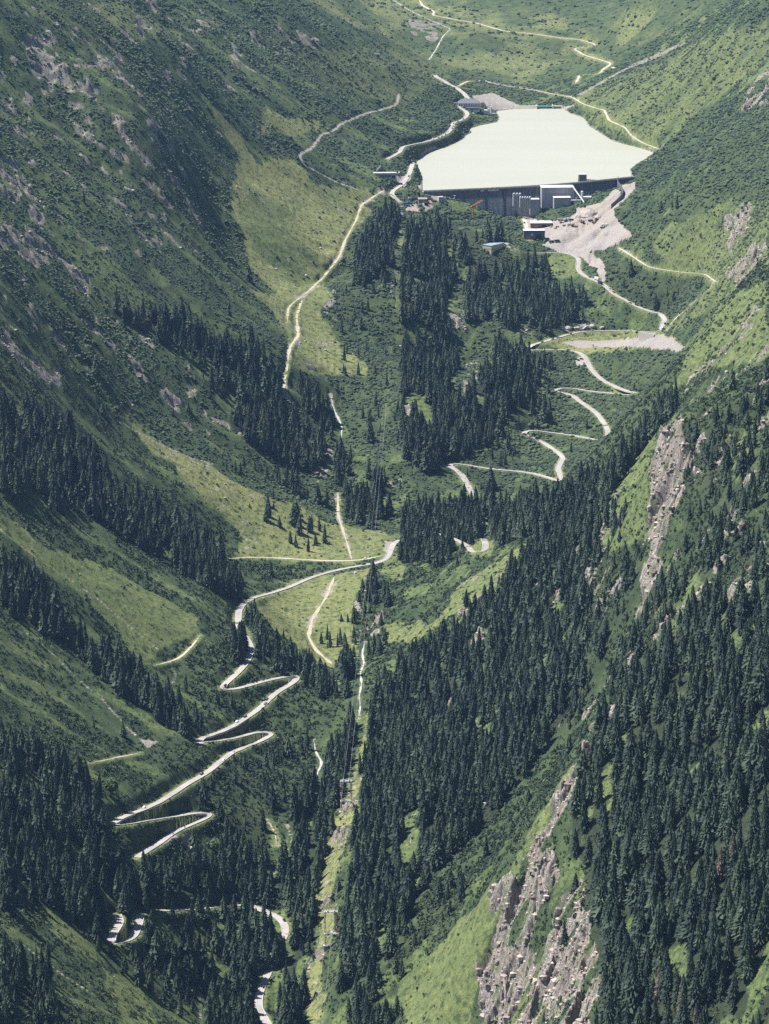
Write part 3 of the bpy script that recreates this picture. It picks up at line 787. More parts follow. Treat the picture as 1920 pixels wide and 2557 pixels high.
def weathered(name, base, dark=.7, scale=.4, rough=.85, bump=0.0, streak=False, metal=0.0):
    n = NT(name); co = n.coords(True)
    if streak:
        mp = n.node('ShaderNodeMapping'); mp.inputs['Scale'].default_value = (1, 1, .12); n.link(co, mp.inputs[0]); co = mp.outputs[0]
    f = n.remap(n.noise(co, scale, 5, .65), .3, .7)
    c = n.mix(f, tuple(x * dark for x in base), tuple(min(1, x * 1.1) for x in base))
    n.bsdf.inputs['Roughness'].default_value = rough; n.bsdf.inputs['Metallic'].default_value = metal
    if bump: n.bump(n.noise(co, scale * 4, 4), bump, .3)
    return n.color(c)

# the ground: four covers mixed by painted ground maps
g = NT('ground_cover'); co = g.coords(False)
a1 = g.node('ShaderNodeAttribute', attribute_name='cover'); sp1 = g.node('ShaderNodeSeparateColor'); g.link(a1.outputs['Color'], sp1.inputs[0])
a2 = g.node('ShaderNodeAttribute', attribute_name='wood')
n_big = g.noise(co, .012, 4, .6); n_mid = g.noise(co, .07, 5, .65); n_fine = g.noise(co, .55, 4, .7); n_tiny = g.noise(co, 1.9, 3, .6)
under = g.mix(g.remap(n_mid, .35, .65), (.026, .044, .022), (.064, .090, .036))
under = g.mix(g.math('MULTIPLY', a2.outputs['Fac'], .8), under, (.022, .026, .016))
turf = g.mix(g.remap(n_mid, .3, .7), (.088, .121, .044), (.148, .181, .068))
turf = g.mix(g.remap(n_fine, .38, .72), g.mix(.45, turf, (.035, .06, .02)), turf)
straw = g.mix(g.remap(n_fine, .3, .7), (.185, .185, .066), (.31, .29, .125))
turf = g.mix(g.math('MULTIPLY', sp1.outputs[2], g.remap(n_big, .25, .6, .30, .85)), turf, straw)
mott = g.noise(co, .19, 6, .72)
turf = g.mix(g.remap(mott, .50, .60), turf, g.mix(.8, turf, (.026, .048, .020)))
turf = g.mix(g.math('MULTIPLY', g.remap(mott, .40, .32), .5), turf, (.28, .27, .115))
col = g.mix(g.remap(g.math('ADD', sp1.outputs[0], g.remap(n_fine, .3, .7, -.22, .22)), .3, .62), under, turf)
mpv = g.node('ShaderNodeMapping'); mpv.inputs['Rotation'].default_value = (.5, .35, .6); mpv.inputs['Scale'].default_value = (1.6, 1.6, .22); g.link(co, mpv.inputs[0])
seam = g.noise(mpv.outputs[0], .30, 5, .75)
crack = g.remap(g.math('ABSOLUTE', g.math('SUBTRACT', seam, .5)), 0.0, .05)
stone = g.mix(g.remap(n_mid, .3, .7), (.22, .185, .16), (.47, .41, .365))
stone = g.mix(g.remap(n_fine, .35, .7), g.mix(.5, stone, (.09, .085, .09)), stone)
stone = g.mix(crack, (.085, .08, .085), stone)
stone = g.mix(g.remap(g.noise(co, .035, 4, .6), .45, .6), stone, g.mix(.5, stone, (.17, .14, .115)))
moss = g.remap(g.noise(mpv.outputs[0], .09, 5, .75), .50, .58)
stone = g.mix(g.math('MULTIPLY', moss, .65), stone, (.08, .115, .035))
col = g.mix(g.remap(g.math('ADD', sp1.outputs[1], g.remap(n_fine, .3, .7, -.2, .2)), .35, .6), col, stone)
grit = g.mix(g.remap(n_fine, .3, .7), (.22, .20, .19), (.345, .32, .30))
grit = g.mix(g.remap(n_tiny, .5, .75), grit, (.15, .13, .125))
grit = g.mix(g.remap(n_big, .4, .6), grit, g.mix(.5, grit, (.27, .22, .18)))
a3 = g.node('ShaderNodeAttribute', attribute_name='scree')
col = g.mix(g.remap(g.math('ADD', a3.outputs['Fac'], g.remap(n_fine, .3, .7, -.3, .3)), .3, .65), col, grit)
g.bump(g.math('ADD', n_fine, g.math('MULTIPLY', crack, .6)), .55, 1.2)
M_GROUND = g.color(col)

n = NT('asphalt'); co = n.coords(False)
M_ROAD = n.color(n.mix(n.remap(n.noise(co, .035, 5, .7), .35, .62), n.mix(n.remap(n.noise(co, .5, 4, .7), .35, .65), (.19, .175, .17), (.26, .24, .23)), n.mix(n.remap(n.noise(co, .4, 4, .7), .3, .7), (.27, .245, .235), (.36, .33, .31))))
n = NT('dirt'); co = n.coords(False)
M_DIRT = n.color(n.mix(n.remap(n.noise(co, .3, 5, .7), .3, .7), (.24, .21, .15), (.37, .33, .255)))
n = NT('lane_gravel'); co = n.coords(False)
M_LANE = n.color(n.mix(n.remap(n.noise(co, .3, 5, .7), .3, .7), (.29, .26, .21), (.40, .365, .31)))
n = NT('milky_water'); co = n.coords(False)
mp = n.node('ShaderNodeMapping'); mp.inputs['Scale'].default_value = (.35, 1.6, 1); n.link(co, mp.inputs[0])
n.bsdf.inputs['Roughness'].default_value = .4; n.bsdf.inputs['Specular IOR Level'].default_value = .2
n.bump(n.noise(mp.outputs[0], .5, 3), .12, .3)
M_MILK = n.color(n.mix(n.remap(n.noise(mp.outputs[0], .006, 5, .6), .3, .7), (.300, .298, .238), (.326, .320, .262)))
n = NT('clear_pond'); co = n.coords(False); n.bsdf.inputs['Roughness'].default_value = .15; n.bsdf.inputs['Specular IOR Level'].default_value = .5
M_POND = n.color(n.mix(n.noise(co, .05), (.05, .19, .15), (.09, .27, .21)))
n = NT('white_water'); co = n.coords(False)
M_FOAM = n.color(n.mix(n.remap(n.noise(co, .5, 5, .7), .35, .65), (.14, .15, .13), (.48, .47, .44)))

def foliage(name, lo, hi, attr='tint', rough=.75):
    n = NT(name); co = n.coords(False)
    at = n.node('ShaderNodeAttribute', attribute_name=attr)
    f = n.math('ADD', at.outputs['Fac'], n.remap(n.noise(co, .9, 3, .7), .3, .7, -.25, .25))
    n.bsdf.inputs['Roughness'].default_value = rough
    return n.color(n.mix(f, lo, hi))
M_NEEDLE = foliage('spruce_needles', (.018, .030, .027), (.056, .080, .048))
M_LEAF = foliage('shrub_leaves', (.020, .035, .026), (.066, .089, .044))
n = NT('crag_rock'); co = n.coords(False)
at_ = n.node('ShaderNodeAttribute', attribute_name='tint')
f_ = n.math('ADD', n.math('MULTIPLY', at_.outputs['Fac'], .7), n.remap(n.noise(co, .5, 5, .7), .3, .7, -.3, .45))
M_CRAG = n.color(n.mix(f_, (.11, .088, .075), (.45, .385, .335)))
M_BARK = weathered('spruce_bark', (.10, .075, .06), .6, 2.0)
n = NT('dead_needles'); co = n.coords(True)
M_DEAD = n.color(n.mix(n.noise(co, 9.0, 4), (.10, .075, .065), (.19, .145, .12)))
M_BROAD = foliage('broad_leaves', (.04, .07, .028), (.085, .125, .045))

# ------------------------------------------------------------------ the ground sheet
ni, nj = H.shape
idx = np.arange(ni * nj, dtype=np.int32).reshape(ni, nj)
quads = np.stack([idx[:-1, :-1], idx[:-1, 1:], idx[1:, 1:], idx[1:, :-1]], -1).reshape(-1, 4)
cover = np.stack([grass, rock, dry, np.ones_like(H)], -1)
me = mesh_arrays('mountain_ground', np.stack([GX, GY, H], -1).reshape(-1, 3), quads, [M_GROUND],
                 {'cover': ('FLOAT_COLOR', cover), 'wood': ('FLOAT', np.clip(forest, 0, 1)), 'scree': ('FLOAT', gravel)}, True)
tag(put('mountain_ground', me), kind='structure')
del quads

def ribbon(name, paths, widths, mat, lift=0.0, kind='structure', edge=.0):
    V, F = [], []
    for p, hw in zip(paths, widths):
        t = np.gradient(p[:, :2], axis=0); t /= np.linalg.norm(t, axis=1, keepdims=True) + 1e-9
        nn = np.stack([-t[:, 1], t[:, 0]], 1)
        b = len(V)
        wv = hw * (1 + edge * (np.array([vnoise(np.array([i * .35]), np.array([hw * 7.1]), 5)[0] for i in range(len(p))]) - .5))
        if edge: wv = wv * np.clip(np.minimum(np.arange(len(p)), np.arange(len(p))[::-1]) / 7 + .12, 0, 1)
        for k, (q, m) in enumerate(zip(p, nn)):
            for sgn in (-1, -.5, 0, .5, 1):
                V.append((q[0] + m[0] * wv[k] * sgn, q[1] + m[1] * wv[k] * sgn, q[2] + lift - (.06 if abs(sgn) == 1 else 0)))
        for k in range(len(p) - 1):
            for s in range(4):
                a = b + k * 5 + s
                F.append((a, a + 1, a + 6, a + 5))
    return tag(put(name, mesh_arrays(name, np.array(V), np.array(F), [mat])), kind=kind)

road = ribbon('road', ROADS, [ROAD_HALF] * len(ROADS), M_ROAD)
ribbon('road', JOINTS, [ROAD_HALF] * len(JOINTS), M_ROAD, -.02)
ribbon('dirt_track', [p for n_, p, w in TRACKS if n_ == 'dirt_track'], [w * .36 for n_, p, w in TRACKS if n_ == 'dirt_track'], M_DIRT, .03, edge=1.3)
ribbon('gravel_lane', [p for n_, p, w in TRACKS if n_ == 'gravel_lane'], [w * .4 for n_, p, w in TRACKS if n_ == 'gravel_lane'], M_LANE, .03, edge=.7)
wet = [BEDS[i] for i in (1, 2, 3, 4)]
for p in wet: p[:, 2] = ground(p[:, 0], p[:, 1]) + .35
ribbon('mountain_stream', wet, [.9] * len(wet), M_FOAM, .05, edge=1.6)

def flat_sheet(name, poly, z, mat):
    m_ = bpy.data.meshes.new(name); m_.from_pydata([(x, y, z) for x, y in poly], [], [tuple(range(len(poly)))]); m_.materials.append(mat)
    bm = bmesh.new(); bm.from_mesh(m_); bmesh.ops.recalc_face_normals(bm, faces=bm.faces)
    for f_ in bm.faces:
        if f_.normal.z < 0: f_.normal_flip()
    bmesh.ops.triangulate(bm, faces=bm.faces); bm.to_mesh(m_); bm.free()
    return tag(put(name, m_), kind='structure')
cx_ = sum(p[0] for p in LAKE) / len(LAKE); cy_ = sum(p[1] for p in LAKE) / len(LAKE)
grow = [(x, y) if y < 4640 else (cx_ + (x - cx_) * 1.05, cy_ + (y - cy_) * 1.03) for x, y in LAKE[:-len(DAM)]] + LAKE[-len(DAM):]
flat_sheet('reservoir_water', grow, 0.0, M_MILK)

# ------------------------------------------------------------------ trees and shrubs
def spruce_mesh(seed, tiers, jag, slim=.18):
    """unit-height spruce crown: drooping ragged whorls; returns vertices, triangles"""
    r_ = np.random.default_rng(seed)
    V, F = [], []
    z0 = .07
    lean = r_.normal(0, .012, 2)
    for t in range(tiers):
        f = t / (tiers - 1)
        zt = z0 + (1 - z0) * (f ** .93)
        top = min(1.0, zt + (1.9 / tiers) * (1 - .3 * f))
        rad = slim * ((1 - f) ** .8) * (.86 + .28 * r_.random()) + .006
        if t == 0: rad *= .8
        a0 = r_.random() * 6.28
        b = len(V)
        V.append((lean[0] * top * 2, lean[1] * top * 2, top if t < tiers - 1 else 1.0))
        for j in range(jag):
            a = a0 + 2 * math.pi * (j + r_.uniform(-.28, .28)) / jag
            out = rad * (r_.uniform(.92, 1.22) if j % 2 == 0 else r_.uniform(.45, .72))
            z = zt - .032 * (out / slim) * 1.4 - (.012 if j % 2 == 0 else 0) + r_.normal(0, .006)
            V.append((math.cos(a) * out + lean[0] * z * 2, math.sin(a) * out + lean[1] * z * 2, z))
        for j in range(jag):
            F.append((b, b + 1 + j, b + 1 + (j + 1) % jag))
    return np.array(V), np.array(F, int)

def bush_mesh(seed, flat=.62):
    r_ = np.random.default_rng(seed)
    bm = bmesh.new(); bmesh.ops.create_icosphere(bm, subdivisions=1, radius=1.0)
    V = np.array([v.co[:] for v in bm.verts]); F = np.array([[v.index for v in f.verts] for f in bm.faces]); bm.free()
    V *= (1 + r_.normal(0, .19, (len(V), 1)))
    V[:, 2] = V[:, 2] * flat + .25
    keep = V[F][:, :, 2].max(1) > .02
    return V, F[keep]

def flake_bush(seed, k=17):
    """a low bush of loose leaf sprays"""
    r_ = np.random.default_rng(seed); V = []
    for i in range(k):
        a = r_.uniform(0, 6.283); e = math.asin(r_.uniform(.05, 1)); rr = r_.uniform(.7, 1.0)
        c = np.array([math.cos(a) * math.cos(e), math.sin(a) * math.cos(e), math.sin(e) * .85]) * rr
        nrm = c + r_.normal(0, .35, 3); nrm /= np.linalg.norm(nrm)
        t = np.cross(nrm, r_.normal(0, 1, 3)); t /= np.linalg.norm(t); b = np.cross(nrm, t)
        s_ = r_.uniform(.38, .62)
        for q in range(3):
            w = 2.094 * q + r_.uniform(-.4, .4)
            V.append(c + (t * math.cos(w) + b * math.sin(w)) * s_)
    return np.array(V), np.arange(k * 3).reshape(-1, 3)

def scatter_mesh(name, temps, pos, size, rot, tint, pick, mats, extra=None):
    """many copies of templates merged: pos (n,3), size (n,) or (n,3)"""
    VV, FF, TT, MM = [], [], [], []
    base = 0
    for k, (V, F, mi) in enumerate(temps):
        s = np.where(pick == k)[0]
        if not len(s): continue
        c, sn = np.cos(rot[s])[:, None], np.sin(rot[s])[:, None]
        sz = size[s]
        x = V[None, :, 0] * sz[:, 0:1]; y = V[None, :, 1] * sz[:, 1:2]; z = V[None, :, 2] * sz[:, 2:3]
        P = np.stack([x * c - y * sn, x * sn + y * c, z], -1) + pos[s][:, None, :]
        VV.append(P.reshape(-1, 3))
        FF.append((F[None] + (np.arange(len(s)) * len(V))[:, None, None]).reshape(-1, 3) + base)
        TT.append(np.repeat(tint[s], len(V)))
        MM.append(np.tile(mi, len(s)))
        base += len(s) * len(V)
    return mesh_arrays(name, np.concatenate(VV), np.concatenate(FF), mats, {'tint': ('FLOAT', np.concatenate(TT))}, False, np.concatenate(MM))

def seen(X, Y, Z):
    px, py = to_px(X, Y, Z)
    return px, py
def hidden_by(X, Y):
    j = np.clip(((X / Y - U0) / DU).round().astype(int), 0, len(us) - 1); i = np.clip(np.searchsorted(ys, Y), 0, len(ys) - 1)
    return HIDDEN[i, j], i, j

# --- spruces: a jittered grid thinned by the forest map
sites = []
for ya, yb, st in ((1500, 2500, 6.6), (2500, 3300, 6.8), (3300, 4600, 6.8), (4600, 5600, 9.0)):
    gy0 = np.arange(ya, yb, st)
    for y_ in gy0:
        xs_ = np.arange(-.128 * y_, .128 * y_, st)
        sites.append(np.stack([xs_ + rng.uniform(-.5, .5, len(xs_)) * st, np.full(len(xs_), y_) + rng.uniform(-.5, .5, len(xs_)) * st], 1))
S = np.concatenate(sites)
hid, ii, jj = hidden_by(S[:, 0], S[:, 1])
dens = forest[ii, jj]
clump = 0.5 + 0.5 * fbm(S[:, 0] / 26, S[:, 1] / 32, 3, 201)
prob = np.where(dens > .7, dens * np.clip(.86 + 1.7 * (clump - .5), .12, 1), dens * smooth(.38, .68, clump + dens * .3) * 1.25)
prob = np.maximum(prob, np.where((shrub[ii, jj] > .6) & (S[:, 1] < 4300) & (gravel[ii, jj] < .1), .012 * smooth(.45, .6, clump), 0))
prob = prob * (1 - .88 * rock[ii, jj]) * (gravel[ii, jj] < .3) * (H[ii, jj] < 130)
ok = (rng.random(len(S)) < prob) & (hid < 34)
S = S[ok]; dens = dens[ok]; clump = clump[ok]
Zs = ground(S[:, 0], S[:, 1])
hgt = np.where(dens > .5, rng.normal(20.5, 5.2, len(S)), rng.normal(12, 4.5, len(S)))
hgt = np.where((dens > .05) & (dens < .5), rng.gamma(5, 2.1, len(S)) + 2.5, hgt)
hgt = np.clip(hgt, 3.5, 31) * np.where(S[:, 1] > 4450, .7, 1)
# a few spruces that stand right in front of the road where it dips behind them
def extra(pts, h):
    global S, Zs, hgt, clump, dens
    P = np.array([cast(x, y) for x, y in pts])
    S = np.concatenate([S, P[:, :2]]); Zs = np.concatenate([Zs, P[:, 2]]); hgt = np.concatenate([hgt, h * rng.uniform(.8, 1.15, len(P))])
    clump = np.concatenate([clump, rng.uniform(.3, .6, len(P))]); dens = np.concatenate([dens, np.full(len(P), .9)])
# no crown may stand in front of the open road
px0, py0 = to_px(S[:, 0], S[:, 1], Zs); px1, py1 = to_px(S[:, 0], S[:, 1], Zs + hgt)
def blocks(extra=0):
    bad = np.zeros(len(S), bool)
    for t in np.linspace(.08, 1.0, 12):
        for off in (-.5, 0, .5):
            wpx = hgt * .13 * (1 - t) * FPX / S[:, 1]
            x = px0 + (px1 - px0) * t + off * 2 * wpx; y = py0 + (py1 - py0) * t
            a = np.clip((y / 4).astype(int), 0, KEEP.shape[0] - 1); b = np.clip((x / 4).astype(int), 0, KEEP.shape[1] - 1)
            inside_ = (x >= 0) & (x < PW) & (y >= 0) & (y < PH)
            bad |= inside_ & (KEEP[a, b] > S[:, 1] + 2)
    return bad
good = ~blocks()
S, Zs, hgt, clump, dens = S[good], Zs[good], hgt[good], clump[good], dens[good]
extra([(596,1650),(604,1641),(584,1640),(612,1627),(588,1622),(603,1612),(578,1608)], 25)
extra([(1180,1330),(1190,1347),(1200,1338),(1209,1332),(1172,1322),(1195,1312),(1206,1300),(1185,1300),(1200,1282),(1178,1278),(1212,1272),(1190,1265),(1168,1300)], 24)
extra([(700,2405),(690,2412),(708,2395),(668,2420),(560,2300),(585,2296),(610,2298),(630,2302),(520,2300),(500,2296),(480,2302),(660,2330),(640,2340),(675,2345)], 24)
px0, py0 = to_px(S[:, 0], S[:, 1], Zs); px1, py1 = to_px(S[:, 0], S[:, 1], Zs + hgt)
# share of each tree that shows in the picture (nearer trees hide farther ones)
q = 6.0
buf = np.zeros((int(PH / q) + 2, int(PW / q) + 2), bool)
show = np.zeros(len(S))
hid, _, _ = hidden_by(S[:, 0], S[:, 1])
for k in np.argsort(S[:, 1]):
    tot = vis = 0
    y_top, y_bot = py1[k] / q, py0[k] / q
    if y_bot < 0 or y_top > PH / q or px0[k] < 0 or px0[k] > PW: continue
    hw = hgt[k] * .15 * FPX / S[k, 1] / q
    vis_lim = y_bot - max(0, hid[k]) * FPX / S[k, 1] / q
    for r_ in range(max(0, int(y_top)), min(buf.shape[0] - 1, int(y_bot)) + 1):
        f_ = (r_ + .5 - y_top) / max(1e-3, y_bot - y_top)
        w_ = hw * min(1, max(f_, .05))
        a, b = int(max(0, px0[k] / q - w_)), int(min(buf.shape[1] - 1, px0[k] / q + w_)) + 1
        seg = buf[r_, a:b]
        tot += b - a
        if r_ <= vis_lim: vis += int((~seg).sum())
        seg[:] = True
    show[k] = vis / max(1, tot) if tot else 0
big = hgt * FPX / S[:, 1] * np.sqrt(np.clip(show, 0, 1)) * (show > .35)
order = np.argsort(-big)
n_solo = 292
solo = order[:n_solo]
rest = np.setdiff1d(np.arange(len(S)), solo)
print('spruces', len(S), 'smallest single px', big[solo].min())

tint = np.clip(.45 + .8 * (clump - .5) + rng.normal(0, .32, len(S)), -.1, 1.6)
crowns = [spruce_mesh(300 + k, 12, 13, .172 + .016 * (k % 4)) for k in range(8)]
def with_trunk(VF):
    V, F = VF
    n0 = len(V)
    T = [(math.cos(a) * .012, math.sin(a) * .012, -.04) for a in (0, 2.1, 4.2)] + [(0, 0, .55)]
    f = [(n0, n0 + 1, n0 + 3), (n0 + 1, n0 + 2, n0 + 3), (n0 + 2, n0, n0 + 3)]
    return np.concatenate([V, T]), np.concatenate([F, f]), np.array([0] * len(F) + [1] * 3)
temps = [with_trunk(c) for c in crowns]
size = np.stack([hgt * (wv_ := rng.uniform(.74, 1.38, len(S))), hgt * wv_ * rng.uniform(.9, 1.1, len(S)), hgt], 1)
rot = rng.uniform(0, 6.28, len(S)); pick = rng.integers(0, len(temps), len(S))
P3 = np.stack([S[:, 0], S[:, 1], Zs - .2], 1)
me = scatter_mesh('spruce_forest', temps, P3[rest], size[rest], rot[rest], tint[rest], pick[rest], [M_NEEDLE, M_BARK])
tag(put('spruce_forest', me), 'dense dark green spruce forest covering the valley slopes, knoll and ribs', 'forest', kind='stuff')

# single spruces: the ones that show largest
STANDS = [  # outline in the picture, words
 (D((1250,1400),(1661,1200),(1661,1700),(1290,1740)), 'on the upper slope right of the bare rock rib', 'spruces on the upper slope right of the rock rib'),
 (D((1250,1740),(1661,1700),(1661,1960),(1250,1960)), 'in the dense forest halfway down, right of the rock rib', 'spruces halfway down the slope right of the rock rib'),
 (D((1180,1960),(1661,1960),(1661,2212),(1180,2212)), 'in the lowest forest corner right of the rock cliff', 'spruces in the lowest corner right of the rock cliff'),
 (D((1050,1500),(1300,1400),(1300,2000),(1000,2212),(1000,1950)), 'clinging to the bare rock rib', 'spruces clinging to the rock rib'),
 (D((0,1500),(260,1500),(260,1900),(0,1900)), 'in the steep dark forest left of the hairpin road', 'spruces in the steep forest beside the hairpins'),
 (D((0,1900),(330,1900),(330,2080),(0,2080)), 'in the forest beside the lowest small road loop', 'spruces beside the lowest road loop'),
 (D((0,2080),(330,2080),(330,2212),(0,2212)), 'in the shady bottom corner below the small road loop', 'spruces in the shady bottom corner'),
 (D((230,1780),(600,1780),(600,1990),(230,1990)), 'in the wood between the last hairpin and the lower road', 'spruces between the last hairpin and the lower road'),
 (D((330,1990),(600,1990),(600,2212),(330,2212)), 'in the wood below the lower road at the valley bottom', 'spruces below the lower road'),
 (D((590,1500),(760,1500),(720,1900),(690,2212),(560,2212)), 'beside the cleared cableway strip on its stream side', 'spruces on the stream side of the cableway strip'),
 (D((700,1400),(1050,1400),(960,2000),(820,2212),(700,2212)), 'in the big forest between cableway strip and green gully', 'spruces between cableway strip and green gully'),
 (D((0,1100),(480,1100),(480,1640),(0,1640)), 'in the forest band below the bright green slope', 'spruces in the band below the bright green slope'),
]
def stand_of(x, y):
    for poly, a, b in STANDS:
        if inside(np.array([x]), np.array([y]), poly)[0]: return a, b
    return 'standing on the wooded valley side', 'spruces on the wooded valley side'
detail = [spruce_mesh(500 + k, 21, 23, .165 + .016 * (k % 4)) for k in range(6)]
crown_me = []
for k, (V, F) in enumerate(detail):
    crown_me.append(mesh_arrays('crown', V, F, [M_NEEDLE], {'tint': ('FLOAT', np.full(len(V), .25 + .12 * k))}))
trunk_me = MB().tube((0, 0, -.04), (0, 0, .9), .017, .002, 7).mesh('trunk', M_BARK)
for k in solo:
    st, grp = stand_of((px0[k] + px1[k]) / 2, (py0[k] * .4 + py1[k] * .6))
    wd = 'tall' if hgt[k] > 24 else 'medium' if hgt[k] > 18.5 else 'short'
    tone = 'dark' if tint[k] < .42 else 'greener'  # word for the crown's own needle tint
    wr = size[k, 0] / size[k, 2]
    girth = 'slim ' if wr < .92 else 'broad ' if wr > 1.18 else ''
    o = empty('spruce_tree', tuple(P3[k]), float(rot[k]), f'{wd} {girth}{tone} spruce {st}', 'tree', grp)
    o.scale = tuple(size[k])
    kk = int(np.clip(round((tint[k] - .25) / .12), 0, 5)) if rng.random() < .7 else int(rng.integers(0, 6))
    put('crown', crown_me[kk], o); put('trunk', trunk_me, o)

# dead spruces with red-brown needles
dead_V, dead_F = spruce_mesh(77, 17, 19, .145)
dead_me = mesh_arrays('crown', dead_V, dead_F, [M_DEAD])
DEADS = [((1905,1890),24,1750,'tall red-brown dead spruce at the very edge of the picture'), ((1828,2180),27,None,'wide greyish red dead spruce in the forest above the rock outcrop'),
         ((1797,2200),22,None,'thin red-brown dead spruce next to a wider greyish one'), ((1646,2500),24,None,'red-brown dead spruce standing alone near the rock cliff foot'),
         ((1702,2540),24,None,'pale pinkish dead spruce, middle one of three in the bottom forest'), ((1735,2570),23,None,'dull red dead spruce beside a pale pinkish one'),
         ((1690,1600+32),18,None,'slim reddish dead spruce on the slope under the mossy clearing')]
for (x_, y_), h_, ym, lab in DEADS:
    X, Y, Z = cast(x_, y_ if y_ < 2557 else 2556)
    if y_ > 2556: Y -= (y_ - 2556) * .6; Z = float(ground(X, Y))
    o = empty('dead_spruce', (X, Y, Z - .2), rng.uniform(0, 6), lab, 'dead tree', 'dead spruces'); o.scale = (h_, h_, h_)
    put('crown', dead_me, o); put('trunk', trunk_me, o)

# --- broadleaf trees: rounded crowns of many leaf clumps
def broad_mesh(seed, n=150):
    r_ = np.random.default_rng(seed); V, F = [], []
    tmp, tf = bush_mesh(seed + 1, .9)
    for k in range(n):
        d = r_.normal(0, 1, 3); d /= np.linalg.norm(d); rr = r_.uniform(.55, 1) ** .6
        c = np.array([d[0] * .30 * rr, d[1] * .30 * rr, .60 + d[2] * .36 * rr])
        s = r_.uniform(.045, .085)
        F.append(tf + len(V) * len(tmp)); V.append(tmp * s * r_.uniform(.8, 1.2, 3) + c)
    return np.concatenate(V), np.concatenate(F)
bl = []
for k in range(3):
    V, F = broad_mesh(900 + k * 7)
    bl.append(mesh_arrays('crown', V, F, [M_BROAD], {'tint': ('FLOAT', np.repeat(np.random.default_rng(k).random(150) , len(V) // 150) * .8 + .1)}))
bt = MB().tube((0, 0, -.04), (0, 0, .5), .03, .016, 7).tube((0, 0, .32), (.14, .04, .58), .014, .005, 5).tube((0, 0, .36), (-.11, .09, .62), .013, .005, 5).tube((0, 0, .4), (.02, -.13, .66), .012, .005, 5).mesh('trunk', M_BARK)
for (x_, y_), h_, lab in [((538,2130),13,'round pale green broadleaf tree standing alone below the last hairpin'), ((278,1990),16,'dark round broadleaf tree beside the forest edge above the long road leg'),
                          ((905,2340),11,'broadleaf tree on the cleared strip edge low in the valley'), ((1300,2210),8,'small broadleaf tree on the mossy rock cliff')]:
    X, Y, Z = cast(x_, y_)
    o = empty('broadleaf_tree', (X, Y, Z - .2), rng.uniform(0, 6), lab, 'tree'); o.scale = (h_, h_, h_)
    put('crown', bl[int(rng.integers(0, 3))], o); put('trunk', bt, o)

# --- shrubs: alder, dwarf pine and bilberry carpet
pts, rad_, tn = [], [], []
for ya, yb, per, r0 in ((1500, 2300, .20, .95), (2300, 3200, .17, 1.0), (3200, 4300, .13, 1.1), (4300, 5600, .08, 1.4), (5600, 6600, .03, 1.9)):
    area = (yb - ya) * .254 * (ya + yb) / 2
    m = int(area * per)
    y_ = rng.uniform(ya, yb, m); x_ = rng.uniform(-.127, .127, m) * y_
    hid, ii, jj = hidden_by(x_, y_)
    s_ = shrub[ii, jj]
    c1 = .5 + .5 * fbm(x_ / 11, y_ / 14, 3, 221); c2 = .5 + .5 * fbm(x_ / 45, y_ / 60, 3, 231)
    c3 = np.where(x_ < 0, fbm(x_ / 120, y_ / 26, 3, 241), fbm((x_ + y_) / 110, (x_ - y_) / 30, 3, 243))
    pr = np.clip(s_ * smooth(.34, .50, c1 + .22 * (s_ - .5) + .16 * (c2 - .5) + .26 * c3) + .025 * (s_ > .01), 0, 1) * (lakem[ii, jj] < .5)
    pr = pr * np.where(forest[ii, jj] > .8, .5, 1)
    k_ = (rng.random(m) < pr) & (hid < 9)
    pts.append(np.stack([x_[k_], y_[k_], H[ii, jj][k_]], 1)); n_k = int(k_.sum())
    rad_.append(r0 * np.clip(rng.gamma(4, 1 / 4, n_k), .3, 1.9) * (.6 + .8 * c2[k_]) * (1 + .25 * SCRUB[ii, jj][k_])); tn.append(np.clip(.36 + 1.5 * (c2[k_] - .5) + rng.normal(0, .2, n_k), -.1, 1.2))
B = np.concatenate(pts); rad_ = np.concatenate(rad_); tn = np.concatenate(tn)
B[:, 2] = ground(B[:, 0], B[:, 1]) - .1
print('shrubs', len(B))
bt_ = []
for k in range(6):
    V, F = bush_mesh(40 + k); bt_.append((V, F, np.zeros(len(F), int)))
sz = np.stack([rad_ * rng.uniform(.8, 1.25, len(B)), rad_ * rng.uniform(.8, 1.25, len(B)), rad_ * rng.uniform(.8, 1.35, len(B))], 1)
fb_ = [(V, F, np.zeros(len(F), int)) for V, F in (flake_bush(140 + k) for k in range(6))]
pk = np.where(B[:, 1] < 3400, rng.integers(6, 12, len(B)), rng.integers(0, 6, len(B)))
me = scatter_mesh('mountain_shrubs', bt_ + fb_, B, sz, rng.uniform(0, 6.28, len(B)), tn, pk, [M_LEAF])
tag(put('mountain_shrubs', me), 'low green alder and dwarf pine scrub carpeting the open mountain slopes', 'shrubs', kind='stuff')

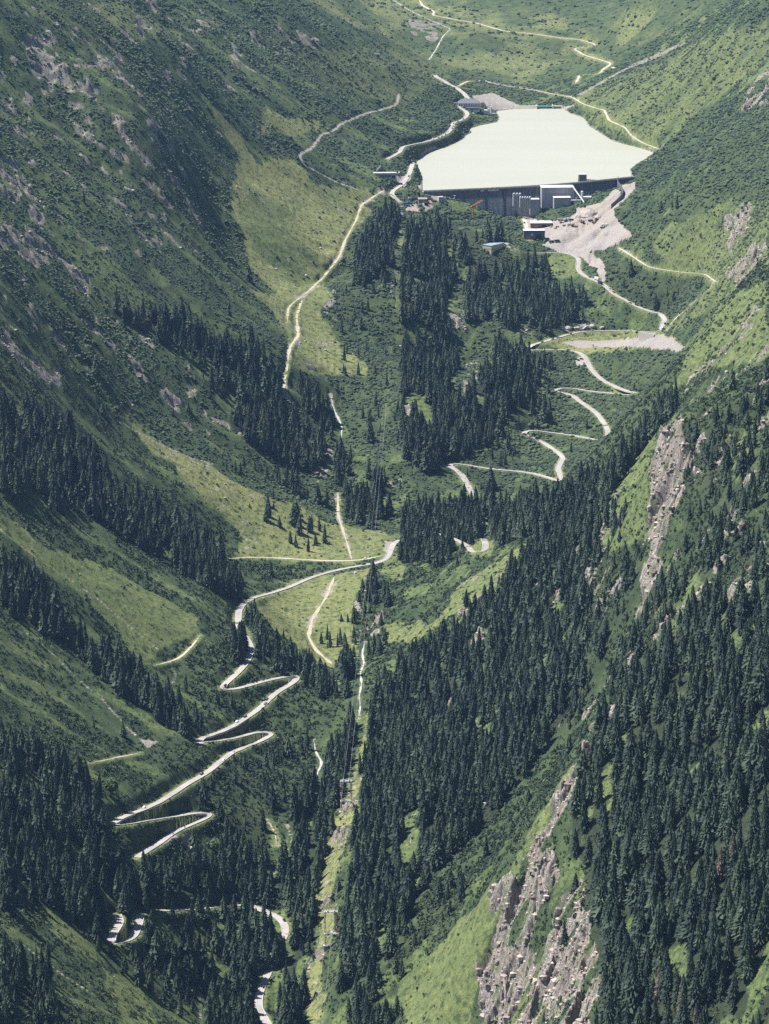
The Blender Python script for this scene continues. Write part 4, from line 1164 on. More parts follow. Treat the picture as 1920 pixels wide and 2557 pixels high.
# --- angular crags standing out of the rock faces
m = 420000
y_ = rng.uniform(1700, 5200, m); x_ = rng.uniform(-.122, .122, m) * y_
hid, ii, jj = hidden_by(x_, y_)
k_ = (rng.random(m) < rock[ii, jj] * np.where(x_ > 0, .8, .42)) & (hid < 4) & (rock[ii, jj] > .3) & (lakem[ii, jj] < .5)
Q = np.stack([x_[k_], y_[k_], ground(x_[k_], y_[k_]) - .5], 1); n_k = len(Q)
r_ = np.clip(rng.gamma(2.2, .38, n_k), .3, 2.9)
shard = []
for k in range(6):
    q_ = np.random.default_rng(700 + k)
    V = np.array([(math.cos(a) * q_.uniform(.6, 1.1), math.sin(a) * q_.uniform(.6, 1.1), z + q_.uniform(-.15, .15)) for z, w in ((-.6, 1), (.35, .9)) for a in np.linspace(0, 6.283, 6)[:-1]] + [(q_.uniform(-.7, .7), q_.uniform(-.7, .7), q_.uniform(.42, .7))])
    F = [(i, (i + 1) % 5, 5 + (i + 1) % 5) for i in range(5)] + [(i, 5 + (i + 1) % 5, 5 + i) for i in range(5)] + [(5 + i, 5 + (i + 1) % 5, 10) for i in range(5)]
    shard.append((V, np.array(F), np.zeros(len(F), int)))
tall = np.where(Q[:, 0] > 0, rng.uniform(1.0, 2.1, n_k), rng.uniform(.5, 1.0, n_k))
me = scatter_mesh('crag_rocks', shard, Q, np.stack([r_ * 1.1, r_, r_ * tall], 1), rng.uniform(0, 6.28, n_k), rng.random(n_k), rng.integers(0, 6, n_k), [M_CRAG])
tag(put('crag_rocks', me), 'broken brown and grey crags standing out of the steep rock faces', 'rocks', kind='stuff')
print('crags', n_k)

# --- stones of the meadows and screes
m = 60000
y_ = rng.uniform(2200, 4700, m); x_ = rng.uniform(-.12, .12, m) * y_
hid, ii, jj = hidden_by(x_, y_)
stony = np.clip(gravel[ii, jj] * 1.2, 0, 1) * .12 + rock[ii, jj] * .06 + .04 * grass[ii, jj] * dry[ii, jj] * 2
k_ = (rng.random(m) < stony) & (hid < 3) & (lakem[ii, jj] < .5)
Q = np.stack([x_[k_], y_[k_], ground(x_[k_], y_[k_])], 1)
r_ = rng.gamma(2, .22, len(Q)) + .25
n = NT('field_stone'); co = n.coords(False)
M_STONE = n.color(n.mix(n.remap(n.noise(co, .4, 4), .3, .7), (.20, .19, .18), (.38, .36, .335)))
me = scatter_mesh('field_stones', bt_, Q, np.stack([r_, r_ * .8, r_ * .9], 1), rng.uniform(0, 6.28, len(Q)), rng.random(len(Q)), rng.integers(0, 6, len(Q)), [M_STONE])
tag(put('field_stones', me), 'pale scattered stones on the meadows, screes and stream beds', 'stones', kind='stuff')
print('stones', len(Q))

# ------------------------------------------------------------------ building materials
M_CONC = weathered('concrete', (.42, .40, .39), .7, .3, streak=True)
M_PALE = weathered('pale_cladding', (.36, .36, .375), .88, .3)
M_GREY = weathered('grey_cladding', (.30, .30, .33), .8, .25, streak=True)
M_WHITE = weathered('white_plaster', (.58, .57, .55), .88, .4)
M_ROOFW = weathered('white_sheet_roof', (.55, .545, .54), .88, .3)
M_ROOFD = weathered('dark_roof', (.10, .10, .12), .75, .5)
M_ROOFS = weathered('slate_roof', (.15, .155, .18), .8, .5)
M_ROOFB = weathered('blue_grey_roof', (.20, .24, .28), .85, .3)
M_BROWN = weathered('brown_cladding', (.20, .14, .11), .75, .5)
M_PINKR = weathered('red_brown_roof', (.34, .20, .18), .8, .5)
M_BLUE = weathered('blue_paint', (.06, .13, .30), .8, .5)
M_RED = weathered('red_paint', (.36, .06, .05), .8, .8)
M_ORANGE = weathered('orange_paint', (.55, .20, .04), .8, .8)
M_YELLOW = weathered('yellow_cladding', (.46, .38, .14), .85, .5)
M_CREAM = weathered('cream_cladding', (.52, .49, .42), .88, .5)
M_DARKST = weathered('dark_stone', (.13, .125, .13), .6, .5)
M_STONEW = weathered('stone_wall', (.36, .34, .32), .7, .9)
M_TIMBER = weathered('timber', (.16, .11, .075), .7, .8)
M_BLACK = weathered('black_paint', (.020, .021, .024), .8, 1.0, .35)
M_SILVER = weathered('silver_paint', (.45, .46, .48), .9, 1.0, .3, metal=.3)
M_CARBLUE = weathered('dark_blue_paint', (.03, .05, .12), .8, 1.0, .3)
M_TYRE = weathered('tyre_rubber', (.018, .018, .018), .8, 3.0)
n = NT('window_glass'); n.bsdf.inputs['Roughness'].default_value = .12; n.bsdf.inputs['Specular IOR Level'].default_value = .5
M_GLASS = n.color((.025, .03, .04))
n = NT('dam_concrete'); co = n.coords(False)
mp = n.node('ShaderNodeMapping'); mp.inputs['Scale'].default_value = (1, 1, .07); n.link(co, mp.inputs[0])
st = n.noise(mp.outputs[0], .22, 5, .7); bl = n.noise(co, .06, 4)
sx = n.node('ShaderNodeSeparateXYZ'); n.link(co, sx.inputs[0])
band = n.remap(n.math('ADD', sx.outputs[2], n.math('MULTIPLY', st, 9.0)), -6.5, -2.0)
lo = n.mix(n.remap(st, .35, .65), (.24, .225, .235), (.50, .47, .475)); hi = n.mix(n.remap(st, .35, .7), (.075, .075, .09), (.19, .18, .20))
M_DAM = n.color(n.mix(band, lo, hi))

def pt(px, py, Y):
    return Vector(spot(px, py, Y))
def at(px, py, **k):
    return Vector(cast(px, py, **k))

# ------------------------------------------------------------------ dam
A = np.array(DAM); A = np.stack([np.linspace(A[0, 0], A[-1, 0], 60), np.interp(np.linspace(A[0, 0], A[-1, 0], 60), A[:, 0], A[:, 1])], 1)
for _ in range(40): B_ = A.copy(); B_[1:-1] = (A[:-2] + 2 * A[1:-1] + A[2:]) / 4; A = B_
dt = np.gradient(A, axis=0); dt /= np.linalg.norm(dt, axis=1, keepdims=True)
dn = np.stack([dt[:, 1], -dt[:, 0]], 1)                 # downstream, towards the camera
def loft(profile, name, mat, parent, i0=0, i1=None, closed=True):
    i1 = len(A) if i1 is None else i1
    k = len(profile); V = []; F = []
    for i in range(i0, i1):
        for d, z in profile: V.append((A[i, 0] + dn[i, 0] * d, A[i, 1] + dn[i, 1] * d, z))
    for i in range(i1 - i0 - 1):
        for j in range(k if closed else k - 1):
            a = i * k + j; b = i * k + (j + 1) % k
            F.append((a, b, b + k, a + k))
    F += [tuple(range(k)), tuple((i1 - i0 - 1) * k + j for j in range(k - 1, -1, -1))]
    return MB().add(V, F).build(name, mat, parent)
dam = empty('concrete_dam', (0, 0, 0), 0, 'long curved concrete dam with dark stained upper wall holding back the milky lake', 'dam')
loft([(-2.6, -9), (-2.6, 3.2), (2.6, 3.2), (2.6, .5), (4.2, -6), (13, -52), (-4, -52)], 'wall', M_DAM, dam)
loft([(-3.1, 3.2), (-3.1, 3.75), (3.2, 3.75), (3.2, 3.2)], 'crest_roadway', M_CONC, dam)
loft([(-3.1, 3.75), (-3.1, 4.8), (-2.75, 4.8), (-2.75, 3.75)], 'parapet', M_CONC, dam)
loft([(2.85, 3.75), (2.85, 4.8), (3.2, 4.8), (3.2, 3.75)], 'parapet', M_CONC, dam)
def along(x_px):
    x0, y0 = on_level(x_px, 468, CREST_Z)
    i = int(np.argmin(np.abs(A[:, 0] - x0))); return i
for x_px in (1152, 1207, 1258, 1330):
    i = along(x_px); ang = math.atan2(dt[i, 1], dt[i, 0])
    m = MB(); m.prism([(-3.4, .4), (-5.2, -6), (-14.6, -52), (-8, -52), (-2, .4)], 'x', -1.5, 1.5)
    m.build('buttress', M_DARKST, dam, (A[i, 0], A[i, 1], 0), ang)
for x_px in (1206, 1218, 1230, 1242):
    i = along(x_px); ang = math.atan2(dt[i, 1], dt[i, 0])
    MB().box(-2.5, 2.5, -3.55, -3.22, .7, 2.9, bev=.06).build('sluice_plate', M_WHITE, dam, (A[i, 0], A[i, 1], 0), ang)
# intake tower in the water
tx, ty = on_level(1454, 458, 0)
tw = empty('intake_tower', (tx, ty, 0), .12, 'square grey concrete intake tower standing in the water behind the dam', 'tower')
m = MB().box(-5.2, 5.2, -4.4, 4.4, -5, 5.6, bev=.15).box(-5.5, 5.5, -4.7, 4.7, 5.6, 6.2, bev=.1).box(-5, 5, -4.2, 4.2, 6.2, 12.2, bev=.15)
m.build('tower_shaft', M_DARKST, tw); MB().box(-5.5, 5.5, -4.8, 4.8, 12.2, 12.8, bev=.1).build('roof', M_CONC, tw)
for x_ in (-2.6, 0, 2.6): MB().box(x_ - .6, x_ + .6, -4.28, -4.15, 8.2, 9.8).build('window', M_GLASS, tw)
i = along(1496); q = Vector((A[i, 0] - tx, A[i, 1] - ty)); q.rotate(Matrix.Rotation(-.12, 2)); 
br = MB(); L = q.length; br.box(0, L, -1, 1, 0, .5).box(0, L, -1.05, -.9, .5, 1.5).box(0, L, .9, 1.05, .5, 1.5)
b_ = br.build('footbridge', M_CONC, tw, (0, 0, 4.2), math.atan2(q.y, q.x))
# concrete steps at the dam's end and its valve hut
p = at(1100, 502)
o = empty('abutment_block', tuple(p), .3, 'pale stepped concrete block at the foot of the dam where it meets the wooded bank', 'concrete block')
MB().box(-3.5, 3.5, -3, 3, -3, 6, bev=.2).build('body', M_CONC, o); m = MB()
for k in range(8): m.box(3.5 + k * .9, 4.4 + k * .9, -1.5, 1.5, -3, 5.2 - k * .9)
m.build('stair', M_CONC, o)
p = at(1135, 500)
m = MB().tube((0, 0, -1), (0, 0, 5.5), .8, .8, 10).box(-1.3, 1.3, -1.3, 1.3, 5.5, 6.3, bev=.1)
tag(m.build('shaft_hood', M_CONC, None, tuple(p)), 'small pale ventilation shaft hood among bushes in front of the dam wall', 'shaft')

# ------------------------------------------------------------------ generic halls
def hall(name, label, px, py, w, d, h, rz=0.0, wall=M_PALE, roof=M_ROOFW, rise=0.0, cat='building', doors=(), windows=(), plinth=4.0, band=None, over=.5, group=None, Y=None):
    """a building whose near wall is centred over a photo pixel; doors and windows: (x, z, w, h, side)"""
    p = at(px, py) if Y is None else pt(px, py, Y)
    loc = tuple(p)
    o = empty(name, loc, rz, label, cat, group)
    if rise > 0:
        MB().prism([(-.0, -plinth), (d, -plinth), (d, h), (d / 2, h + rise), (0, h)], 'x', -w / 2, w / 2).build('wall', wall, o)
        t = .35; ov = over; k = rise / (d / 2)
        MB().prism([(-ov, h - k * ov + .02), (d / 2, h + rise + .02), (d + ov, h - k * ov + .02), (d + ov, h - k * ov + t), (d / 2, h + rise + t), (-ov, h - k * ov + t)], 'x', -w / 2 - ov, w / 2 + ov).build('roof', roof, o)
    else:
        MB().box(-w / 2, w / 2, 0, d, -plinth, h, bev=.08).build('wall', wall, o)
        MB().box(-w / 2 - .25, w / 2 + .25, -.25, d + .25, h, h + .6, bev=.1).build('roof', roof, o)
    def face(m, x, z, ww, hh, side, t0, t1):
        if side == 'front': m.box(x - ww / 2, x + ww / 2, -t1, -t0, z, z + hh)
        elif side == 'left': m.box(-w / 2 - t1, -w / 2 - t0, x - ww / 2, x + ww / 2, z, z + hh)
        else: m.box(w / 2 + t0, w / 2 + t1, x - ww / 2, x + ww / 2, z, z + hh)
        return m
    for x, z, ww, hh, side in windows:
        fr = face(MB(), x, z, ww + .3, hh + .3, side, .0, .06).build('window', M_WHITE, o)
        face(MB(), x, z + .15, ww, hh, side, .062, .1).build('pane', M_GLASS, fr)
    for x, z, ww, hh, side, mat in doors:
        face(MB(), x, z, ww, hh, side, .002, .12).build('door', mat, o)
    if band:
        z0, z1, mat = band
        MB().box(-w / 2 - .06, w / 2 + .06, -.06, d + .06, z0, z1).build('wall_band', mat, o)
    return o
row = lambda n_, w, z, ww, hh, side='front': [(-w / 2 + w * (k + .5) / n_, z, ww, hh, side) for k in range(n_)]

hall('concrete_hall', 'largest grey box hall with pale roof edge standing right against the dam', 1393, 503, 43, 20, 18.2, .07, M_GREY, M_ROOFW, doors=[(-20, 0, 2.6, 17.4, 'front', M_PALE)], plinth=9, Y=4450)
hall('small_hall', 'lower grey hall with a white roof edge in front of the largest hall', 1404, 512, 22, 12, 9.5, .07, M_GREY, M_ROOFW, doors=[(6, 0, 4, 5, 'front', M_PALE)], plinth=9, Y=4434)
hall('mixing_house', 'boxy grey mixing house right beside the row of tall silos', 1335, 521, 12, 10, 12, .07, M_GREY, M_ROOFW, windows=[(-3, 7, 1.6, 1.6, 'front'), (1, 7, 1.6, 1.6, 'front')], plinth=9, Y=4438)
hall('crusher_house', 'white crusher house with a dark doorway at the end of the slanting conveyor', 1466, 508, 10, 8, 8, -.1, M_WHITE, M_ROOFW, doors=[(1.5, .2, 5, 5, 'front', M_BLACK)], plinth=9, Y=4440)  # flat black panel paints the unlit inside of the open doorway
hall('low_shed', 'long low pale shed between the small hall and the crusher house', 1441, 507, 15, 6, 3.4, .1, M_PALE, M_ROOFW, doors=[(0, .2, 10, 2.4, 'front', M_GREY)], plinth=9, Y=4446)
p = pt(1453, 497, 4448)
m = MB().tube((0, 0, -2), (0, 0, 10), 1.5, 1.5, 12); c_ = empty('white_tank', tuple(p), 0, 'slim white upright tank beside the crusher house', 'tank')
m.build('shell', M_WHITE, c_); MB().tube((0, 0, 10), (0, 0, 11), 1.6, .4, 12).build('lid', M_ROOFW, c_)
pa, pb = pt(1432, 469, 4449), pt(1462, 513, 4432)
o = empty('conveyor_bridge', tuple(pb), 0, 'white enclosed conveyor slanting down from the hall roof to the gravel heap', 'conveyor')
dv = pa - pb
MB().tube((0, 0, 1.5), tuple(dv), 1.1, 1.1, 4).build('gallery', M_WHITE, o)
for t in (.35, .68):
    q = dv * t; m = MB(); m.tube((q.x - 1.2, q.y, -4), (q.x - .3, q.y, q.z), .25).tube((q.x + 1.2, q.y, -4), (q.x + .3, q.y, q.z), .25); m.build('trestle', M_GREY, o)
sil_lab = ['leftmost tall silo of the rear group before the dam', 'middle tall silo of the rear group before the dam', 'rightmost tall silo of the rear group before the dam',
           'first front silo from the left beside the taller group', 'second front silo from the left in the row of five', 'middle silo in the front row of five', 'fourth front silo from the left in the row of five', 'last front silo beside the mixing house']
pr, pf = pt(1291, 524, 4438), pt(1310, 525, 4436)
for k in range(8):
    rear = k < 3
    p = pr + Vector(((k - 1) * 4.0, 7, 0)) if rear else pf + Vector(((k - 5) * 3.1 + .5, 0, 0))
    z = min(pr.z, pf.z)
    h = 21 if rear else 17.5
    o = empty('cement_silo', (p.x, p.y, z), 0, sil_lab[k], 'silo', 'silos of the concrete plant')
    rr = 1.75 if rear else 1.42
    m = MB(); m.tube((0, 0, 4.2), (0, 0, h), rr, rr, 14).tube((0, 0, 2.2), (0, 0, 4.2), .4, rr, 14); m.build('shell', M_PALE, o)
    MB().tube((0, 0, h), (0, 0, h + .7), rr + .05, .5, 14).tube((.4, 0, h + .5), (.4, 0, h + 1.7), .35, .35, 6).build('lid', M_SILVER, o)
    for a, b in ((-1, -1), (1, -1), (1, 1), (-1, 1)):
        MB().box(a * rr * .68 - .16, a * rr * .68 + .16, b * rr * .68 - .16, b * rr * .68 + .16, -9, 4.4).build('leg', M_GREY, o)

hall('workshop', 'long brown workshop with a gleaming white roof above the blue-fronted hall', 1351, 569, 27, 15, 6.2, .04, M_BROWN, M_ROOFW, 1.6, doors=[(4, 0, 6, 4, 'front', M_BLACK), (-6, 0, 5, 3.6, 'front', M_PINKR)], windows=row(3, 24, 3.6, 1.4, 1))
b = hall('blue_front_hall', 'machine hall with a blue fascia and a wide dark gateway', 1334, 599, 27, 13, 11.5, .03, M_BROWN, M_ROOFW, doors=[(6, 0, 7.5, 7.4, 'front', M_BLACK), (-8, 0, 6, 5, 'front', M_PINKR)])  # the gateway's shaded interior is a black panel, not a door leaf
MB().box(-13.8, 13.8, -.5, -.26, 9.2, 12.2).build('fascia', M_BLUE, b); MB().box(-4.2, -1.6, -.34, -.02, 5.4, 8.0).build('sign_panel', M_WHITE, b)
for x_ in (-13.2, 1.2, 12.8): MB().box(x_ - .35, x_ + .35, -.45, -.02, -3, 9.2).build('post', M_BLUE, b)
hall('site_hut', 'small white-walled hut with a red-brown roof below the silos', 1314, 538, 5, 4, 3, 0, M_WHITE, M_PINKR, 1.0)
hall('storage_hall', 'long yellow-banded storage hall with a pale blue-grey roof among the spruces', 1216, 628, 13, 30, 7.5, -.62, M_CREAM, M_ROOFB, 0, band=(2.4, 4.6, M_YELLOW), doors=[(-2.5, 0, 4, 4.2, 'front', M_GREY)])
# retaining wall of the haul ramp
rw = np.array([at(x, y) for x, y in [(1543,452),(1541,463),(1549,473),(1556,483),(1554,495),(1542,508),(1526,522)]])
s_ = np.linspace(0, len(rw) - 1, 26); rw = np.stack([np.interp(s_, np.arange(len(rw)), rw[:, i]) for i in range(3)], 1)
for _ in range(3): rw[1:-1] = (rw[:-2] + 2 * rw[1:-1] + rw[2:]) / 4
V = []; F = []
tt = np.gradient(rw[:, :2], axis=0); tt /= np.linalg.norm(tt, axis=1, keepdims=True)
for k, q in enumerate(rw):
    nx, ny = -tt[k, 1], tt[k, 0]
    for d, z in ((-.6, -6), (-.4, 6.5), (.4, 6.5), (.8, -6)): V.append((q[0] + nx * d, q[1] + ny * d, q[2] + z))
for k in range(len(rw) - 1):
    for j in range(4): F.append((k * 4 + j, k * 4 + (j + 1) % 4, k * 4 + 4 + (j + 1) % 4, k * 4 + 4 + j))
F += [(0, 1, 2, 3), tuple((len(rw) - 1) * 4 + j for j in (3, 2, 1, 0))]
tag(MB().add(V, F).build('retaining_wall', M_DARKST), 'dark curving retaining wall beside the pale haul ramp at the dam', 'wall')
# wall under the upper hairpin
p0, p1 = at(1598, 842), at(1634, 838)
m = MB(); L = (p1 - p0).length; m.prism([(-2.6, -5), (-1.1, 7.0), (.2, 7.0), (.2, -5)], 'x', 0, L)
tag(m.build('hairpin_wall', M_STONEW, None, tuple(p0), math.atan2(p1.y - p0.y, p1.x - p0.x)), 'grey sloping stone wall carrying the topmost hairpin above the scree', 'wall')

# loose heaps on the plateau
n = NT('heap_gravel'); co = n.coords(False)
M_HEAP = n.color(n.mix(n.remap(n.noise(co, .35, 5, .7), .3, .7), (.24, .205, .18), (.36, .33, .30)))
for k, (x_, y_, w_, h_, lab) in enumerate([(1470,534,15,8.5,'largest brownish gravel heap at the foot of the conveyor'), (1449,539,9,5,'lower gravel heap left of the largest one'), (1497,543,8,4,'gravel heap right of the largest one below the haul ramp'), (1425,559,6,2.6,'small gravel heap in the middle of the plateau'), (1512,561,7,3,'small gravel heap at the right rim of the plateau')]):
    p = at(x_, y_); r_ = np.random.default_rng(800 + k); V = []; F = []
    for i, f in enumerate((1.0, .78, .55, .32, .12)):
        for j in range(22):
            a = 2 * math.pi * j / 22; q = w_ * f * (1 + .13 * math.sin(3 * a + k) + r_.normal(0, .035))
            V.append((math.cos(a) * q, math.sin(a) * q * .8, h_ * (1 - f) ** .85 + (r_.normal(0, .25) if i else -2.5)))
    V.append((0, 0, h_ * .97))
    for i in range(4):
        for j in range(22): F.append((i * 22 + j, i * 22 + (j + 1) % 22, (i + 1) * 22 + (j + 1) % 22, (i + 1) * 22 + j))
    for j in range(22): F.append((88 + j, 88 + (j + 1) % 22, 110))
    tag(MB().add(V, F).build('gravel_heap', M_HEAP, None, tuple(p)), lab, 'gravel heap', 'gravel heaps on the plateau')
# crane
p = at(1181, 545)
o = empty('tower_crane', tuple(p), 0, 'orange lattice crane with raised jib standing among the trees before the dam', 'crane')
def lattice(m, p, q, w, n_, r=.13):
    p, q = Vector(p), Vector(q); d = (q - p).normalized(); a = d.orthogonal().normalized(); b = d.cross(a)
    cs = [(a + b) * w / 2, (a - b) * w / 2, (-a - b) * w / 2, (b - a) * w / 2]
    for c in cs: m.tube(p + c, q + c, r, r, 4)
    for k in range(n_):
        u, v = p + (q - p) * (k / n_), p + (q - p) * ((k + 1) / n_)
        for j in range(4): m.tube(u + cs[j], v + cs[(j + 1) % 4], r * .7, r * .7, 3)
    return m
lattice(MB(), (0, 0, -2), (0, 0, 17), 1.6, 8, .2).build('mast', M_ORANGE, o)
lattice(MB(), (-3, -1, 15.2), (12, 3, 23), 1.3, 9, .2).build('jib', M_ORANGE, o)
MB().box(-1.2, 1.2, -1.2, 1.2, 15, 17.4, bev=.1).build('cab', M_ORANGE, o); MB().box(-4.4, -2.6, -2, 0, 13, 15.3, bev=.1).build('counterweight', M_GREY, o)

# yard by the cable station
hall('brown_barrack', 'flat dark-brown barrack with a blue lower front beside the parking yard', 1038, 503, 14, 7, 5, .05, M_BROWN, M_BROWN, band=(.2, 1.9, M_BLUE), windows=row(4, 13, 2.5, 1.4, 1.2))
hall('pink_barrack', 'barrack with a pale red-brown roof next to the brown one', 1055, 505, 11, 7, 4, .05, M_PALE, M_PINKR, 1.3, windows=row(3, 10, 1.6, 1.2, 1.2))
hall('cable_station', 'small white gabled hut where the cableway rope ends above the forest', 1000, 545, 6, 6, 4.6, 0, M_WHITE, M_ROOFS, 2.0, doors=[(0, 0, 2.4, 3, 'front', M_BLACK)])
for (x_, y_), ln, mat, lab in [((1012,510),6,M_BLUE,'blue container box in the yard, the farther of two'), ((1018,515),6,M_BLUE,'blue container box in the yard, the nearer of two'), ((1003,520),5,M_SILVER,'silver container box beside the blue ones'), ((1023,497),4,M_WHITE,'white container box behind the brown barrack'), ((1064,512),5,M_BLACK,'black container box under the pink-roofed barrack')]:
    p = at(x_, y_); o = empty('container', tuple(p), .1, lab, 'container', 'containers in the yard')
    MB().box(-ln / 2, ln / 2, -1.2, 1.2, .1, 2.6, bev=.06).build('body', mat, o); MB().box(ln / 2 + .002, ln / 2 + .06, -1, 1, .3, 2.4).build('door', M_GREY, o)
for (x_, y_), h_, lab in [((1008,503),17,'thin pale mast left of the brown barrack'), ((1026,488),12,'shorter thin pale mast behind the brown barrack')]:
    p = at(x_, y_); o = empty('pole', tuple(p), 0, lab, 'mast')
    MB().tube((0, 0, -1), (0, 0, h_), .28, .12, 8).build('shaft', M_CREAM, o); MB().box(-.9, .9, -.1, .1, h_ - 1.2, h_ - .9).build('crossarm', M_GREY, o)
# portal building with bands
b = hall('portal_building', 'low concrete gallery building with long horizontal bands left of the lake road', 962, 446, 30, 9, 7, .08, M_CONC, M_CONC, doors=[(11, 0, 4, 4, 'front', M_BLACK)])
MB().box(-14.6, 8, -.5, -.02, 1.6, 2.5).build('ledge', M_PALE, b); MB().box(-14.6, 14.6, -.5, -.02, 4.6, 5.5).build('ledge', M_PALE, b); MB().box(-14, 8, -.14, -.01, 2.7, 4.3).build('window_strip', M_GLASS, b)
p = at(952, 432)
tag(MB().prism([(-8, -3), (7, -3), (7, 2), (0, 9.5), (-8, 1)], 'y', 0, 6).build('concrete_wedge', M_DARKST, None, tuple(p), .2), 'dark pointed concrete wedge rising behind the banded gallery building', 'structure')

# guest house by the lake
p = at(1171, 273); W, Dp, h = 33.0, 14.0, 9.5
o = empty('guest_house', tuple(p), .02, 'white hotel with dark hipped roof at the head of the lake', 'hotel')
MB().box(-W / 2, W / 2, 0, Dp, -3, h, bev=.1).build('wall', M_WHITE, o)
m = MB(); e = .9; V = [(-W / 2 - e, -e, h), (W / 2 + e, -e, h), (W / 2 + e, Dp + e, h), (-W / 2 - e, Dp + e, h), (-W / 2 + 6, Dp / 2, h + 6), (W / 2 - 6, Dp / 2, h + 6)]
m.add(V, [(0, 1, 5, 4), (1, 2, 5), (2, 3, 4, 5), (3, 0, 4), (3, 2, 1, 0)]); rf = m.build('roof', M_ROOFS, o); MB().box(-4, -2.8, Dp / 2 - .6, Dp / 2 + .6, h + 4, h + 7.5).build('chimney', M_WHITE, rf)
for k in range(9):
    for z in (5.6, 2.4):
        x_ = -W / 2 + W * (k + .5) / 9
        f_ = MB().box(x_ - .85, x_ + .85, -.06, 0, z, z + 1.9).build('window', M_TIMBER, o); MB().box(x_ - .65, x_ + .65, -.1, -.062, z + .2, z + 1.7).build('pane', M_GLASS, f_)
m = MB().box(-7, W / 2 - .5, -9, -.02, -3, 3.2); m.build('annex', M_WHITE, o); MB().box(-7.5, W / 2, -9.5, -.1, 3.2, 3.7, bev=.1).build('annex_roof', M_ROOFD, o); MB().box(-5.5, W / 2 - 2, -9.1, -9.0, .4, 2.4).build('window_strip', M_GLASS, o)
m = MB(); m.prism([(-1, -3), (6, -3), (6, 3.5), (2.5, 6), (-1, 3.5)], 'y', -10, -1.0); 
MB().prism([(-1.6, 3.2), (2.5, 6.3), (6.6, 3.2), (6.6, 3.6), (2.5, 6.8), (-1.6, 3.6)], 'y', -10.6, -1.0).build('porch_roof', M_ROOFD, o, (-11, 0, 0)); m.build('porch', M_TIMBER, o, (-11, 0, 0))
hall('chalet', 'small chalet with a steep dark gable roof beside the white hotel', 1211, 269, 9, 9, 3.6, 1.2, M_WHITE, M_ROOFD, 4.2, windows=[(0, 1.2, 1.6, 1.3, 'front'), (3, 1.2, 1.4, 1.3, 'left')])
hall('side_hut', 'low white hut at the left end of the hotel', 1135, 263, 8, 5, 3, 0, M_WHITE, M_ROOFD, 1.2)
for (x_, y_), h_, lab in [((1220,286),9,'left one of two white round tanks on the lake point'), ((1226,284),10.5,'right, taller one of two white round tanks on the lake point')]:
    p = at(x_, y_); o = empty('round_tank', tuple(p), 0, lab, 'tank', 'round tanks on the lake point')
    MB().tube((0, 0, -2), (0, 0, h_), 1.6, 1.6, 14).build('shell', M_WHITE, o); MB().tube((0, 0, h_), (0, 0, h_ + .8), 1.7, .3, 14).build('lid', M_SILVER, o)
hall('pump_house', 'white flat pump house on the lake point beside the two round tanks', 1209, 284, 9, 6, 5, 0, M_WHITE, M_ROOFW, doors=[(-2, 0, 2, 3, 'front', M_GREY)])
hall('boat_house', 'grey box building at the tip of the lake point', 1231, 291, 8, 5, 4.2, .1, M_PALE, M_GREY, windows=row(2, 7, 1.4, 1.6, 1.2))
# weir and upper pond
wa, wb = on_level(1284, 269.5, 1.5), on_level(1404, 267.5, 1.5)
L = math.hypot(wb[0] - wa[0], wb[1] - wa[1]); ang = math.atan2(wb[1] - wa[1], wb[0] - wa[0])
o = empty('weir', (wa[0], wa[1], 0), ang, 'low pale weir between the clear upper pond and the milky lake', 'weir')
n2 = L * .46
m = MB(); m.prism([(-7, -2), (-1.5, 4.6), (1.5, 4.6), (7, -2)], 'x', 0, n2).prism([(-7, -2), (-1.5, 4.6), (1.5, 4.6), (7, -2)], 'x', n2 + 26, L); m.build('embankment', M_LANE, o)
MB().prism([(-6, -2), (-1, 3.0), (1, 3.0), (5, -2)], 'x', n2, n2 + 26).build('spillway', M_FOAM, o)
for x_ in (n2 - .8, n2 + 25.2): MB().box(x_, x_ + 1.6, -7, 3, -2, 5.6, bev=.1).build('pier', M_CONC, o)
pond = [on_level(x, y, 3.2) for x, y in [(1266,252),(1276,249.5),(1300,249),(1330,251.5),(1362,254.5),(1382,258),(1404,262),(1400,266),(1284,267),(1270,260)]]
flat_sheet('upper_pond_water', pond, 3.2, M_POND)
# far hut and erratic boulders
hall('alp_hut', 'tiny dark hut beside the far gravel lane high on the left hill', 941, 141, 8, 6, 3, 0, M_TIMBER, M_ROOFD, 1.6)
def boulder(px, py, s, lab, seed, mat=None, group='boulders in the meadows'):
    V, F = bush_mesh(seed, .8)
    bm = bmesh.new(); vs = [bm.verts.new(v) for v in V]
    for f in F: bm.faces.new([vs[i] for i in f])
    bmesh.ops.subdivide_edges(bm, edges=bm.edges, cuts=1, use_grid_fill=True)
    r_ = random.Random(seed)
    for v in bm.verts: v.co *= 1 + r_.uniform(-.16, .16)
    me = bpy.data.meshes.new('boulder'); bm.to_mesh(me); bm.free(); me.materials.append(mat or M_STONE)
    p = at(px, py); o = put('boulder', me, None, (p.x, p.y, p.z), r_.uniform(0, 6), (s, s * r_.uniform(.7, 1), s * r_.uniform(.7, 1)))
    tag(o, lab, 'boulder', group)
